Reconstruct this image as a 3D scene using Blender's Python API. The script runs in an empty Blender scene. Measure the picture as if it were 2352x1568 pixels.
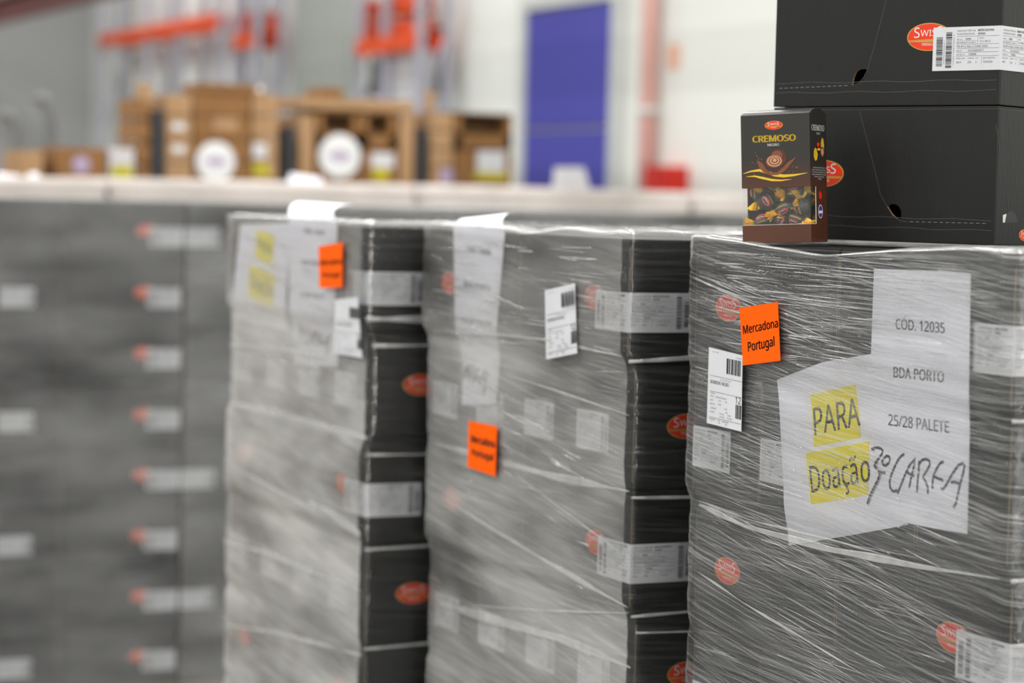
import bpy, bmesh, math, random
from mathutils import Vector, Matrix, noise

random.seed(7)
S = bpy.context.scene
C = S.collection

# ---------------------------------------------------------------- camera, world, lights, exposure
FPX, CX, CY = 5500.0, 1176.0, 784.0
LAYER = 0.2
PALLET_H = 0.144
ZT = PALLET_H + 8 * LAYER              # top of the wrapped stacks
ZC = ZT + 0.054                        # lens height
YAW, PITCH, ROLL = math.radians(-25.4), math.radians(3.375), math.radians(1.45)
CAM_R = Matrix.Rotation(YAW, 3, 'Z') @ Matrix.Rotation(math.pi / 2 - PITCH, 3, 'X') @ Matrix.Rotation(ROLL, 3, 'Z')
CAM_P = Vector((0, 0, ZC))
cam = bpy.data.cameras.new('camera')
cam_o = bpy.data.objects.new('camera', cam)
cam_o.matrix_world = Matrix.Translation(CAM_P) @ CAM_R.to_4x4()
C.objects.link(cam_o)
S.camera = cam_o
cam.sensor_width = 36.0
cam.lens = 36.0 * FPX / 2352.0
cam.clip_end = 200
cam.dof.use_dof = True
cam.dof.focus_distance = 3.40
cam.dof.aperture_fstop = 2.7
cam.dof.aperture_blades = 0

W = bpy.data.worlds.new('world')
S.world = W
W.use_nodes = True
W.node_tree.nodes['Background'].inputs[0].default_value = (0.9, 0.95, 1.0, 1)
W.node_tree.nodes['Background'].inputs[1].default_value = 0.3
CEIL = 5.6
LIGHT_W = 83.0
k = 0
for ly in (-4.5, -0.5, 3.0, 6.5, 10.5, 15.0, 20.0):
    for lx in (-8.5, -4.8, -1.2, 2.2, 5.2):
        L = bpy.data.lights.new('ceiling_lamp', 'AREA')
        L.shape = 'RECTANGLE'
        L.size, L.size_y = 0.22, 2.2
        L.energy = LIGHT_W
        L.color = (1.0, 0.985, 0.955)
        o = bpy.data.objects.new('ceiling_lamp', L)
        o.location = (lx, ly, CEIL - 0.12)
        C.objects.link(o)
S.view_settings.view_transform = 'Standard'
S.view_settings.look = 'None'
S.view_settings.exposure = 0.0
S.view_settings.gamma = 1.0
S.view_settings.use_curve_mapping = False
S.cycles.transparent_max_bounces = 16
S.cycles.max_bounces = 6
S.cycles.diffuse_bounces = 3
S.cycles.glossy_bounces = 3


def ray(px, py):
    return (CAM_R @ Vector(((px - CX) / FPX, -(py - CY) / FPX, -1.0))).normalized()


def hit(px, py, pt, n):
    d = ray(px, py)
    t = (Vector(pt) - CAM_P).dot(Vector(n)) / d.dot(Vector(n))
    return CAM_P + d * t


def hx(px, py, X):
    return hit(px, py, (X, 0, 0), (1, 0, 0))


def hy(px, py, Y):
    return hit(px, py, (0, Y, 0), (0, 1, 0))


# ---------------------------------------------------------------- materials
def srgb(r, g, b):
    f = lambda c: (c / 255 / 12.92) if c / 255 <= 0.04045 else ((c / 255 + 0.055) / 1.055) ** 2.4
    return (f(r), f(g), f(b), 1)


def mat(name, col, rough=0.6, metal=0.0, var=0.0, scale=8.0, bump=0.0, bscale=60.0, spec=0.5, coat=0.0, stretch=(1, 1, 1)):
    m = bpy.data.materials.new(name)
    m.use_nodes = True
    nt = m.node_tree
    b = nt.nodes['Principled BSDF']
    b.inputs['Base Color'].default_value = col
    b.inputs['Roughness'].default_value = rough
    b.inputs['Metallic'].default_value = metal
    b.inputs['Specular IOR Level'].default_value = spec
    b.inputs['Coat Weight'].default_value = coat
    if var or bump:
        tc = nt.nodes.new('ShaderNodeTexCoord')
        mp = nt.nodes.new('ShaderNodeMapping')
        mp.inputs['Scale'].default_value = stretch
        nt.links.new(tc.outputs['Object'], mp.inputs[0])
    if var:
        n = nt.nodes.new('ShaderNodeTexNoise')
        n.inputs['Scale'].default_value = scale
        n.inputs['Detail'].default_value = 5
        nt.links.new(mp.outputs[0], n.inputs['Vector'])
        r = nt.nodes.new('ShaderNodeValToRGB')
        a = [max(0, c * (1 - var)) for c in col[:3]] + [1]
        z = [min(1, c * (1 + var)) for c in col[:3]] + [1]
        r.color_ramp.elements[0].color = a
        r.color_ramp.elements[1].color = z
        r.color_ramp.elements[0].position = 0.3
        r.color_ramp.elements[1].position = 0.7
        nt.links.new(n.outputs['Fac'], r.inputs[0])
        nt.links.new(r.outputs[0], b.inputs['Base Color'])
    if bump:
        n2 = nt.nodes.new('ShaderNodeTexNoise')
        n2.inputs['Scale'].default_value = bscale
        n2.inputs['Detail'].default_value = 4
        nt.links.new(mp.outputs[0], n2.inputs['Vector'])
        bp = nt.nodes.new('ShaderNodeBump')
        bp.inputs['Strength'].default_value = bump
        bp.inputs['Distance'].default_value = 0.002
        nt.links.new(n2.outputs['Fac'], bp.inputs['Height'])
        nt.links.new(bp.outputs[0], b.inputs['Normal'])
    return m


def film_mat(name, base, streak, gloss, ior=1.45, rough=0.16, bump=0.9, angs=(-3, -14, 9), warm=0.0, lo=0.55, hi=0.9, py=7.0, fq=150, thin=1.0):
    """clear stretch film: transparent, a white haze that paints in reflected light and gathers in drawn-out folds, and a wrinkled gloss"""
    m = bpy.data.materials.new(name)
    m.use_nodes = True
    nt = m.node_tree
    nd, lk = nt.nodes, nt.links
    nd.clear()
    out = nd.new('ShaderNodeOutputMaterial')
    uv = nd.new('ShaderNodeUVMap')
    uv.uv_map = 'UVMap'

    def streaks(ang, sx, sy, lo, hi, det=4):
        rot = nd.new('ShaderNodeMapping')
        rot.vector_type = 'POINT'
        rot.inputs['Rotation'].default_value = (0, 0, math.radians(-ang))
        lk.new(uv.outputs[0], rot.inputs[0])
        sc = nd.new('ShaderNodeMapping')
        sc.inputs['Scale'].default_value = (sx, sy, 1)
        lk.new(rot.outputs[0], sc.inputs[0])
        n = nd.new('ShaderNodeTexNoise')
        n.inputs['Scale'].default_value = 1.0
        n.inputs['Detail'].default_value = det
        n.inputs['Roughness'].default_value = 0.6
        lk.new(sc.outputs[0], n.inputs['Vector'])
        mr = nd.new('ShaderNodeMapRange')
        mr.inputs['From Min'].default_value = lo
        mr.inputs['From Max'].default_value = hi
        lk.new(n.outputs['Fac'], mr.inputs['Value'])
        return mr.outputs[0], n.outputs['Fac']

    def mth(op, a, b):
        x = nd.new('ShaderNodeMath')
        x.operation = op
        for i, v in enumerate((a, b)):
            if isinstance(v, (int, float)):
                x.inputs[i].default_value = v
            else:
                lk.new(v, x.inputs[i])
        return x.outputs[0]

    s1, h1 = streaks(angs[0], 2.2, fq, 0.49, 0.70, 3)
    s2, h2 = streaks(angs[1], 2.6, fq * .85, 0.49, 0.70, 3)
    s3, h3 = streaks(angs[2], 5.0, fq * 1.4, 0.52, 0.72, 3)
    patch, _ = streaks(angs[1], 2.4, py, 0.35, 0.68, 3)
    patch2, _ = streaks(angs[0], 1.6, py * .72, 0.32, 0.66, 3)
    inv = mth('SUBTRACT', 1.0, patch)
    a = mth('MULTIPLY', s1, patch)
    b = mth('MULTIPLY', s2, inv)
    c = mth('MULTIPLY', mth('MULTIPLY', s3, patch2), 0.55)
    st = mth('ADD', mth('ADD', a, b), c)
    hz = mth('ADD', mth('MULTIPLY', st, streak), mth('MULTIPLY', mth('ADD', mth('MULTIPLY', patch2, hi), lo), base))
    if thin < 1.0:                            # fewer turns of film over the top layer
        sx = nd.new('ShaderNodeSeparateXYZ')
        lk.new(uv.outputs[0], sx.inputs[0])
        mr_ = nd.new('ShaderNodeMapRange')
        mr_.interpolation_type = 'SMOOTHSTEP'
        mr_.inputs['From Min'].default_value = ZT - 0.25
        mr_.inputs['From Max'].default_value = ZT - 0.13
        mr_.inputs['To Min'].default_value = 1.0
        mr_.inputs['To Max'].default_value = thin
        lk.new(sx.outputs['Y'], mr_.inputs['Value'])
        hz = mth('MULTIPLY', hz, mr_.outputs[0])
    cl = nd.new('ShaderNodeClamp')
    lk.new(hz, cl.inputs[0])
    cl.inputs['Max'].default_value = 0.9
    # bump
    hgt = mth('ADD', mth('ADD', h1, h2), mth('MULTIPLY', h3, 0.6))
    bp = nd.new('ShaderNodeBump')
    bp.inputs['Strength'].default_value = bump
    bp.inputs['Distance'].default_value = 0.004
    lk.new(hgt, bp.inputs['Height'])
    tr = nd.new('ShaderNodeBsdfTransparent')
    tr.inputs[0].default_value = (0.99, 0.99, 0.985, 1)
    df = nd.new('ShaderNodeBsdfDiffuse')
    df.inputs[0].default_value = (0.80, 0.80 - 0.01 * warm, 0.80 - 0.03 * warm, 1)
    tl = nd.new('ShaderNodeBsdfTranslucent')
    tl.inputs[0].default_value = (0.8, 0.8, 0.8, 1)
    mx0 = nd.new('ShaderNodeMixShader')
    mx0.inputs[0].default_value = 0.25
    lk.new(df.outputs[0], mx0.inputs[1])
    lk.new(tl.outputs[0], mx0.inputs[2])
    mx1 = nd.new('ShaderNodeMixShader')
    lk.new(cl.outputs[0], mx1.inputs[0])
    lk.new(tr.outputs[0], mx1.inputs[1])
    lk.new(mx0.outputs[0], mx1.inputs[2])
    gl = nd.new('ShaderNodeBsdfGlossy')
    gl.inputs['Roughness'].default_value = rough
    lk.new(bp.outputs[0], gl.inputs['Normal'])
    fr = nd.new('ShaderNodeFresnel')
    fr.inputs['IOR'].default_value = ior
    lk.new(bp.outputs[0], fr.inputs['Normal'])
    fk = nd.new('ShaderNodeClamp')
    lk.new(mth('MULTIPLY', fr.outputs[0], gloss), fk.inputs[0])
    fk.inputs['Max'].default_value = 0.8
    mx2 = nd.new('ShaderNodeMixShader')
    lk.new(fk.outputs[0], mx2.inputs[0])
    lk.new(mx1.outputs[0], mx2.inputs[1])
    lk.new(gl.outputs[0], mx2.inputs[2])
    lk.new(mx2.outputs[0], out.inputs[0])
    return m


def plain_film(name, cover, gloss=0.25, rough=0.15, col=(0.85, 0.85, 0.84, 1)):
    m = bpy.data.materials.new(name)
    m.use_nodes = True
    nt = m.node_tree
    nd, lk = nt.nodes, nt.links
    nd.clear()
    out = nd.new('ShaderNodeOutputMaterial')
    tr = nd.new('ShaderNodeBsdfTransparent')
    df = nd.new('ShaderNodeBsdfDiffuse')
    df.inputs[0].default_value = col
    gl = nd.new('ShaderNodeBsdfGlossy')
    gl.inputs['Roughness'].default_value = rough
    tc = nd.new('ShaderNodeTexCoord')
    n = nd.new('ShaderNodeTexNoise')
    n.inputs['Scale'].default_value = 30
    n.inputs['Detail'].default_value = 4
    lk.new(tc.outputs['Object'], n.inputs['Vector'])
    mr = nd.new('ShaderNodeMapRange')
    mr.inputs['From Min'].default_value = 0.3
    mr.inputs['From Max'].default_value = 0.7
    mr.inputs['To Min'].default_value = cover * 0.55
    mr.inputs['To Max'].default_value = min(1, cover * 1.35)
    lk.new(n.outputs['Fac'], mr.inputs['Value'])
    a = nd.new('ShaderNodeMixShader')
    lk.new(mr.outputs[0], a.inputs[0])
    lk.new(tr.outputs[0], a.inputs[1])
    lk.new(df.outputs[0], a.inputs[2])
    b = nd.new('ShaderNodeMixShader')
    b.inputs[0].default_value = gloss
    lk.new(a.outputs[0], b.inputs[1])
    lk.new(gl.outputs[0], b.inputs[2])
    lk.new(b.outputs[0], out.inputs[0])
    return m


M = {}
M['carton'] = mat('black_carton_board', srgb(28, 28, 28), 0.42, var=0.12, scale=14, bump=0.2, bscale=220, stretch=(1, 1, 0.15), spec=0.32)
M['carton_in'] = mat('raw_board', srgb(150, 118, 78), 0.85, var=0.15, scale=40)
M['edge'] = mat('worn_carton_edge', srgb(104, 86, 62), 0.8, var=0.3, scale=60)
M['groove'] = mat('crease_line', srgb(78, 78, 77), 0.6, var=0.25, scale=200)
M['perf'] = mat('perforation_paper', srgb(150, 150, 148), 0.7, var=0.1, scale=100)
M['red'] = mat('logo_red', srgb(232, 52, 12), 0.4, var=0.05, scale=30)
M['gold'] = mat('logo_gold', srgb(196, 150, 62), 0.4, var=0.08, scale=60)
M['white'] = mat('print_white', srgb(232, 230, 226), 0.5, var=0.02)
M['paper'] = mat('label_paper', srgb(214, 215, 220), 0.5, var=0.03, scale=20)
M['ink'] = mat('label_ink', srgb(38, 38, 42), 0.6, var=0.1, scale=90)
M['ink_soft'] = mat('label_ink_soft', srgb(96, 96, 102), 0.6, var=0.1, scale=90)
M['sheet'] = mat('copy_paper', srgb(236, 236, 246), 0.6, var=0.02, scale=6, bump=0.15, bscale=14)
M['orange'] = mat('fluorescent_orange_paper', (1.0, 0.118, 0.0, 1), 0.7, var=0.02, scale=30, spec=0.08)
M['yellow'] = mat('yellow_print', srgb(240, 226, 12), 0.6, var=0.04, scale=40)
M['marker'] = mat('marker_ink', srgb(38, 22, 42), 0.5, var=0.1, scale=120)
M['film1'] = film_mat('stretch_film_near', 0.062, 0.44, 1.0, angs=(-1.5, -8, 4), rough=0.08, bump=0.25, lo=0.3, hi=1.2, fq=380)
M['film2'] = film_mat('stretch_film_sheen', 0.34, 0.22, 0.9, angs=(-2, -8, 3), warm=1, thin=0.6, bump=0.3, rough=0.12, lo=0.25, hi=1.35)  # white haze holds the light reflected by the exposed face
M['film3'] = film_mat('stretch_film_strong_sheen', 0.45, 0.16, 0.9, angs=(-2, -8, 3), warm=1, thin=0.42, bump=0.3, rough=0.12, lo=0.3, hi=1.3)  # stronger painted sheen of reflected light on the farthest stack
M['film_dim'] = film_mat('stretch_film_dim', 0.012, 0.07, 1.1, angs=(1, -4, 3), rough=0.1)  # same film with less white: the gap side's dimness is painted in
M['film_far'] = film_mat('stretch_film_far', 0.10, 0.05, 1.1, angs=(1, -4, 2), rough=0.3, lo=0.1, hi=1.9, py=6.5)
M['film_far2'] = film_mat('stretch_film_far_pale', 0.17, 0.08, 1.1, angs=(1, -4, 2), rough=0.3, lo=0.4, hi=1.2)
M['rope'] = plain_film('bunched_film', 0.27, 0.16, 0.16)
M['crease'] = plain_film('crease_highlight', 0.42, 0.25, 0.15, (0.9, 0.9, 0.9, 1))  # white paints lamp highlights along the folds
M['pleat'] = plain_film('glossy_film_pleat', 0.22, 0.45, 0.14, (0.9, 0.9, 0.9, 1))
M['rim'] = plain_film('gathered_film_rim', 0.32, 0.34, 0.14)
M['hood'] = mat('white_stretch_hood', srgb(198, 189, 184), 0.35, var=0.10, scale=5, bump=0.6, bscale=14)
M['wood'] = mat('pallet_wood', srgb(150, 122, 84), 0.8, var=0.25, scale=9, stretch=(1, 8, 8))
M['floor'] = mat('painted_concrete', srgb(150, 150, 148), 0.4, var=0.08, scale=1.2)
M['wall'] = mat('white_wall_panel', srgb(226, 229, 224), 0.5, var=0.015, scale=0.7)
M['wall_shaded'] = mat('shaded_wall_panel', srgb(166, 167, 168), 0.6, var=0.04, scale=0.5)  # greyed in the colour because the back wall gets less light
M['ceil'] = mat('ceiling_panel', srgb(205, 205, 205), 0.7, var=0.03, scale=0.6)
M['blue'] = mat('blue_door_panel', srgb(64, 64, 158), 0.5, var=0.06, scale=1.0)
M['door_grey'] = mat('grey_green_panel', srgb(160, 166, 160), 0.5, var=0.03, scale=1)
M['frame'] = mat('pale_door_frame', srgb(198, 202, 200), 0.4, var=0.03, scale=3)
M['pink'] = mat('faded_red_pipe', srgb(206, 160, 152), 0.45, var=0.06, scale=4)
M['red_box'] = mat('red_enamel', srgb(206, 30, 14), 0.35, var=0.05, scale=6)
M['peach'] = mat('peach_sign', srgb(226, 176, 152), 0.6, var=0.05, scale=10)
M['steel'] = mat('blue_grey_upright', srgb(176, 177, 190), 0.4, metal=0.1, var=0.08, scale=6)
M['rack_o'] = mat('orange_enamel', srgb(224, 78, 16), 0.45, var=0.06, scale=5)
M['beam'] = mat('rust_red_steel', srgb(122, 74, 70), 0.6, var=0.15, scale=3)
M['dark_plastic'] = mat('dark_plastic', srgb(44, 45, 50), 0.5, var=0.1, scale=12)
M['tube'] = mat('grey_tube', srgb(122, 124, 124), 0.45, metal=0.2, var=0.06, scale=8)
M['bag'] = mat('white_sack', srgb(206, 204, 208), 0.5, var=0.05, scale=6, bump=0.4, bscale=12)
M['brown'] = mat('brown_carton', srgb(140, 99, 55), 0.75, var=0.10, scale=9)
M['tan'] = mat('tan_carton', srgb(172, 136, 98), 0.75, var=0.08, scale=9)
M['brown_dark'] = mat('dark_brown_print', srgb(92, 62, 28), 0.75, var=0.1, scale=9)
M['disc'] = mat('round_white_print', srgb(236, 238, 240), 0.5, var=0.02, scale=9)
M['lime'] = mat('lime_yellow_print', srgb(190, 180, 20), 0.6, var=0.08, scale=9)
M['lilac'] = mat('lilac_print', srgb(176, 160, 190), 0.6, var=0.08, scale=9)
M['foil'] = mat('gold_foil', srgb(236, 190, 40), 0.28, metal=0.5, var=0.2, scale=220, bump=0.5, bscale=500)
M['candy'] = mat('black_foil', srgb(20, 22, 24), 0.27, var=0.2, scale=150, bump=0.8, bscale=420, coat=0.3)
M['choc'] = mat('chocolate_print', srgb(126, 72, 46), 0.45, var=0.1, scale=80)
M['choc_dark'] = mat('dark_chocolate_print', srgb(84, 44, 26), 0.45, var=0.12, scale=80)
M['cream'] = mat('cream_print', srgb(206, 158, 122), 0.45, var=0.1, scale=80)
M['gold_print'] = mat('gold_print', srgb(226, 186, 44), 0.4, var=0.08, scale=80)
M['violet'] = mat('blue_seal_print', srgb(62, 52, 160), 0.45, var=0.06, scale=80)
M['white_edge'] = mat('cut_board_edge', srgb(226, 222, 214), 0.7, var=0.03, scale=80)


def pack_mat():
    m = mat('dark_pack_board', srgb(50, 46, 42), 0.33, spec=0.5, coat=0.15)
    nt = m.node_tree
    b = nt.nodes['Principled BSDF']
    tc = nt.nodes.new('ShaderNodeTexCoord')
    sp = nt.nodes.new('ShaderNodeSeparateXYZ')
    nt.links.new(tc.outputs['Object'], sp.inputs[0])
    n = nt.nodes.new('ShaderNodeTexNoise')
    n.inputs['Scale'].default_value = 45
    nt.links.new(tc.outputs['Object'], n.inputs['Vector'])
    ma = nt.nodes.new('ShaderNodeMath')
    ma.operation = 'MULTIPLY_ADD'
    ma.inputs[1].default_value = 0.012
    nt.links.new(n.outputs['Fac'], ma.inputs[0])
    nt.links.new(sp.outputs['Z'], ma.inputs[2])
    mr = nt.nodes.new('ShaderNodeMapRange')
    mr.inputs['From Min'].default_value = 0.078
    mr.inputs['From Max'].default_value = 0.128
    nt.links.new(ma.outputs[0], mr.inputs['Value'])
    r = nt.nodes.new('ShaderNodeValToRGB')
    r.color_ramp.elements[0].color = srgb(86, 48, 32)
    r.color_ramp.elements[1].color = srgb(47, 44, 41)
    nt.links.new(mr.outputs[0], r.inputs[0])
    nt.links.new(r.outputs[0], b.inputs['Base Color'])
    return m


M['pack'] = pack_mat()
M['pane'] = plain_film('clear_window_film', 0.02, 0.03, 0.08)


# ---------------------------------------------------------------- mesh builder
_fonts = {}
try:                                        # the sans face that ships inside Blender itself; the built-in one if it is missing
    FONT = bpy.data.fonts.load(bpy.utils.system_resource('DATAFILES') + '/fonts/NotoSansHebrew-Regular.woff2')
except Exception:
    FONT = None


def text_geo(s, bold=0.0):
    key = s
    bold_, bold = bold, 0.0
    if key not in _fonts:
        cu = bpy.data.curves.new('txt', 'FONT')
        cu.body = s
        if FONT:
            cu.font = FONT
        cu.resolution_u = 2
        cu.offset = bold
        cu.fill_mode = 'FRONT'
        o = bpy.data.objects.new('txt', cu)
        C.objects.link(o)
        dg = bpy.context.evaluated_depsgraph_get()
        dg.update()
        me = bpy.data.meshes.new_from_object(o.evaluated_get(dg))
        vs = [(v.co.x, v.co.y) for v in me.vertices]
        fs = [tuple(p.vertices) for p in me.polygons]
        bpy.data.objects.remove(o)
        bpy.data.curves.remove(cu)
        bpy.data.meshes.remove(me)
        x0 = min(v[0] for v in vs)
        x1 = max(v[0] for v in vs)
        _fonts[key] = ([(x - x0, y) for x, y in vs], fs, x1 - x0)
    if not bold_:
        return _fonts[key]
    vs, fs, w = _fonts[key]
    V, F_ = [], []
    for dx, dy in ((-1, 0), (0, -.6), (0, .6), (1, 0)):     # heavier strokes: overprinted with a small offset
        k0 = len(V)
        V += [(x + bold_ * (1 + dx), y + bold_ * dy * .7) for x, y in vs]
        F_ += [tuple(k0 + i for i in f) for f in fs]
    return V, F_, w + 2 * bold_


CAP = 0.7
CAP = max(y for _, y in text_geo('H')[0])


class MB:
    def __init__(s):
        s.v, s.f, s.m, s.smooth = [], [], [], []

    def add(s, vs, fs, mi=0, smooth=False):
        b = len(s.v)
        s.v += [tuple(v) for v in vs]
        for f in fs:
            s.f.append(tuple(b + i for i in f))
            s.m.append(mi)
            s.smooth.append(smooth)

    def box(s, x0, x1, y0, y1, z0, z1, mi=0):
        s.add([(x0, y0, z0), (x1, y0, z0), (x1, y1, z0), (x0, y1, z0), (x0, y0, z1), (x1, y0, z1), (x1, y1, z1), (x0, y1, z1)],
              [(0, 3, 2, 1), (4, 5, 6, 7), (0, 1, 5, 4), (1, 2, 6, 5), (2, 3, 7, 6), (3, 0, 4, 7)], mi)

    def bbox(s, x0, x1, y0, y1, z0, z1, r=0.003, mi=0):
        """box with chamfered edges"""
        bm = bmesh.new()
        bmesh.ops.create_cube(bm, size=1)
        for v in bm.verts:
            v.co = Vector(((x0 + x1) / 2 + v.co.x * (x1 - x0), (y0 + y1) / 2 + v.co.y * (y1 - y0), (z0 + z1) / 2 + v.co.z * (z1 - z0)))
        bmesh.ops.bevel(bm, geom=bm.edges[:], offset=r, segments=2, affect='EDGES', profile=0.6)
        bm.verts.index_update()
        s.add([v.co[:] for v in bm.verts], [[v.index for v in f.verts] for f in bm.faces], mi)
        bm.free()

    def slab(s, pts, n, t, mi=0):
        """polygon pts (3D), thickness t along n"""
        n = Vector(n)
        k = len(pts)
        vs = [Vector(p) for p in pts] + [Vector(p) + n * t for p in pts]
        fs = [tuple(range(k - 1, -1, -1)), tuple(range(k, 2 * k))] + [(i, (i + 1) % k, k + (i + 1) % k, k + i) for i in range(k)]
        s.add(vs, fs, mi)

    def ell(s, c, ux, uy, n, t=0.0, mi=0, seg=40):
        c, ux, uy, n = Vector(c), Vector(ux), Vector(uy), Vector(n)
        pts = [c + ux * math.cos(2 * math.pi * i / seg) + uy * math.sin(2 * math.pi * i / seg) for i in range(seg)]
        s.slab(pts, n, t, mi) if t else s.add(pts, [tuple(range(seg))], mi)

    def text(s, t, o, ux, uy, h, w=None, mi=0, bold=0.0, align='l', maxw=None):
        """cap height h along uy, optional exact width w along ux"""
        vs, fs, w0 = text_geo(t, bold)
        ky = h / CAP
        kx = (w / w0) if w else ky
        if maxw and w0 * kx > maxw:
            kx = maxw / w0
        o, ux, uy = Vector(o), Vector(ux), Vector(uy)
        dx = {'l': 0, 'c': -w0 * kx / 2, 'r': -w0 * kx}[align]
        s.add([o + ux * (x * kx + dx) + uy * (y * ky) for x, y in vs], fs, mi)

    def text3(s, t, p1, p2, p3, mi=0, bold=0.0, lift=(0, 0, 0)):
        """text whose baseline runs p1..p2 and whose cap height is p1..p3"""
        vs, fs, w0 = text_geo(t, bold)
        p1, p2, p3, lf = Vector(p1), Vector(p2), Vector(p3), Vector(lift)
        s.add([p1 + (p2 - p1) * (x / w0) + (p3 - p1) * (y / CAP) + lf for x, y in vs], fs, mi)

    def strip(s, pts, wid, n, mi=0, lift=0.0):
        """flat ribbon along pts"""
        n = Vector(n)
        pts = [Vector(p) for p in pts]
        vs = []
        for i, p in enumerate(pts):
            d = (pts[min(i + 1, len(pts) - 1)] - pts[max(i - 1, 0)]).normalized()
            sd = n.cross(d).normalized()
            w = wid[i] if isinstance(wid, (list, tuple)) else wid
            vs += [p + sd * w / 2 + n * lift, p - sd * w / 2 + n * lift]
        s.add(vs, [(2 * i, 2 * i + 1, 2 * i + 3, 2 * i + 2) for i in range(len(pts) - 1)], mi)

    def tube(s, pts, r, seg=10, mi=0, flat=None):
        pts = [Vector(p) for p in pts]
        vs, k = [], len(pts)
        for i, p in enumerate(pts):
            d = (pts[min(i + 1, k - 1)] - pts[max(i - 1, 0)]).normalized()
            a = d.cross(Vector((0.31, 0.17, 0.93)) if abs(d.z) < 0.9 else Vector((1, 0, 0))).normalized()
            b = d.cross(a)
            rr = r[i] if isinstance(r, (list, tuple)) else r
            if flat:                      # flat = (normal, ratio)
                b = Vector(flat[0])
                a = d.cross(b).normalized()
                b = b * flat[1]
            for j in range(seg):
                t = 2 * math.pi * j / seg
                vs.append(p + a * rr * math.cos(t) + b * rr * math.sin(t))
        fs = [(i * seg + j, i * seg + (j + 1) % seg, (i + 1) * seg + (j + 1) % seg, (i + 1) * seg + j) for i in range(k - 1) for j in range(seg)]
        fs += [tuple(range(seg - 1, -1, -1)), tuple((k - 1) * seg + j for j in range(seg))]
        s.add(vs, fs, mi, True)

    def mesh(s, name, mats):
        me = bpy.data.meshes.new(name)
        me.from_pydata(s.v, [], s.f)
        for m in mats:
            me.materials.append(M[m])
        me.polygons.foreach_set('material_index', s.m)
        me.polygons.foreach_set('use_smooth', s.smooth)
        me.update()
        return me

    def build(s, name, mats, parent=None, label=None, cat=None, group=None, kind=None):
        return obj(name, s.mesh(name, [mats] if isinstance(mats, str) else mats), parent, label, cat, group, kind)


def obj(name, me, parent=None, label=None, cat=None, group=None, kind=None):
    o = bpy.data.objects.new(name, me)
    C.objects.link(o)
    if parent:
        o.parent = parent
    for k_, v_ in (('label', label), ('category', cat), ('group', group), ('kind', kind)):
        if v_:
            o[k_] = v_
    return o


def thing(name, loc=(0, 0, 0), rz=0.0, label=None, cat=None, group=None):
    o = obj(name, None, None, label, cat, group)
    o.location = loc
    o.rotation_euler = (0, 0, rz)
    return o


X_, Y_, Z_ = Vector((1, 0, 0)), Vector((0, 1, 0)), Vector((0, 0, 1))

# ---------------------------------------------------------------- setting
WX, WY = 6.566, 23.9                      # right wall plane, back wall plane
b = MB(); b.box(-13, WX, -7, WY, -0.1, 0); b.build('floor', 'floor', kind='structure')
b = MB(); b.box(-13, WX, -7, WY, CEIL, CEIL + 0.1); b.build('ceiling', 'ceil', kind='structure')
b = MB(); b.box(WX, WX + 0.15, -7, WY + 0.15, 0, CEIL); b.build('wall_right', 'wall', kind='structure')
b = MB(); b.box(-13, WX, WY, WY + 0.15, 0, CEIL); b.build('wall_back', 'wall_shaded', kind='structure')
b = MB(); b.box(-13.15, -13, -7, WY + 0.15, 0, CEIL); b.build('wall_left', 'wall', kind='structure')
b = MB(); b.box(-13, WX, -7.15, -7, 0, CEIL); b.build('wall_front', 'wall', kind='structure')
# grey-green pilaster on the wall
pa, pb = hx(706, 150, WX), hx(828, 150, WX)
b = MB(); b.box(WX - 0.12, WX, pb.y, pa.y, 0, CEIL); b.build('trim_1', 'door_grey', kind='structure')
# blue door
dn, df_ = hx(1417, 200, WX), hx(1219, 200, WX)
dtop = hx(1330, 10, WX).z
door = obj('door_1', None, kind='structure')
b = MB()
nb = 4
hh = dtop / nb
for i in range(nb):
    b.bbox(WX - 0.035, WX - 0.002, dn.y, df_.y, 0.01 + i * hh, (i + 1) * hh - 0.012, 0.006)
b.build('door_leaf', 'blue', door)
b = MB()
b.box(WX - 0.05, WX, df_.y, df_.y + 0.09, 0, dtop + 0.09)
b.box(WX - 0.05, WX, dn.y - 0.09, dn.y, 0, dtop + 0.09)
b.box(WX - 0.05, WX, dn.y, df_.y, dtop, dtop + 0.09)
b.build('door_frame', 'frame', door)
b = MB(); b.tube([(WX - 0.09, dn.y + 0.12, 1.0), (WX - 0.09, dn.y + 0.12, 1.25)], 0.015); b.box(WX - 0.09, WX - 0.03, dn.y + 0.11, dn.y + 0.13, 1.0, 1.02); b.box(WX - 0.09, WX - 0.03, dn.y + 0.11, dn.y + 0.13, 1.23, 1.25)
b.build('door_handle', 'tube', door)
# overhead beam at the far left, hung from the ceiling by rods
bp_ = hx(0, 24, 4.72)
bt = obj('trim_2', None, kind='structure')
b = MB()
bz = bp_.z
b.box(4.62, 4.82, 6.5, 23.88, bz + 0.07, bz + 0.09)
b.box(4.62, 4.82, 6.5, 23.88, bz - 0.09, bz - 0.07)
b.box(4.71, 4.73, 6.5, 23.88, bz - 0.07, bz + 0.07)
b.build('beam', 'beam', bt)
for yy in (8, 13, 18, 23):
    b = MB(); b.tube([(4.72, yy, bz + 0.08), (4.72, yy, CEIL)], 0.012, 6); b.build('hanger_rod', 'steel', bt)

# ---------------------------------------------------------------- cartons
CL, CWD, CH = 0.396, 0.196, 0.197


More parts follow.
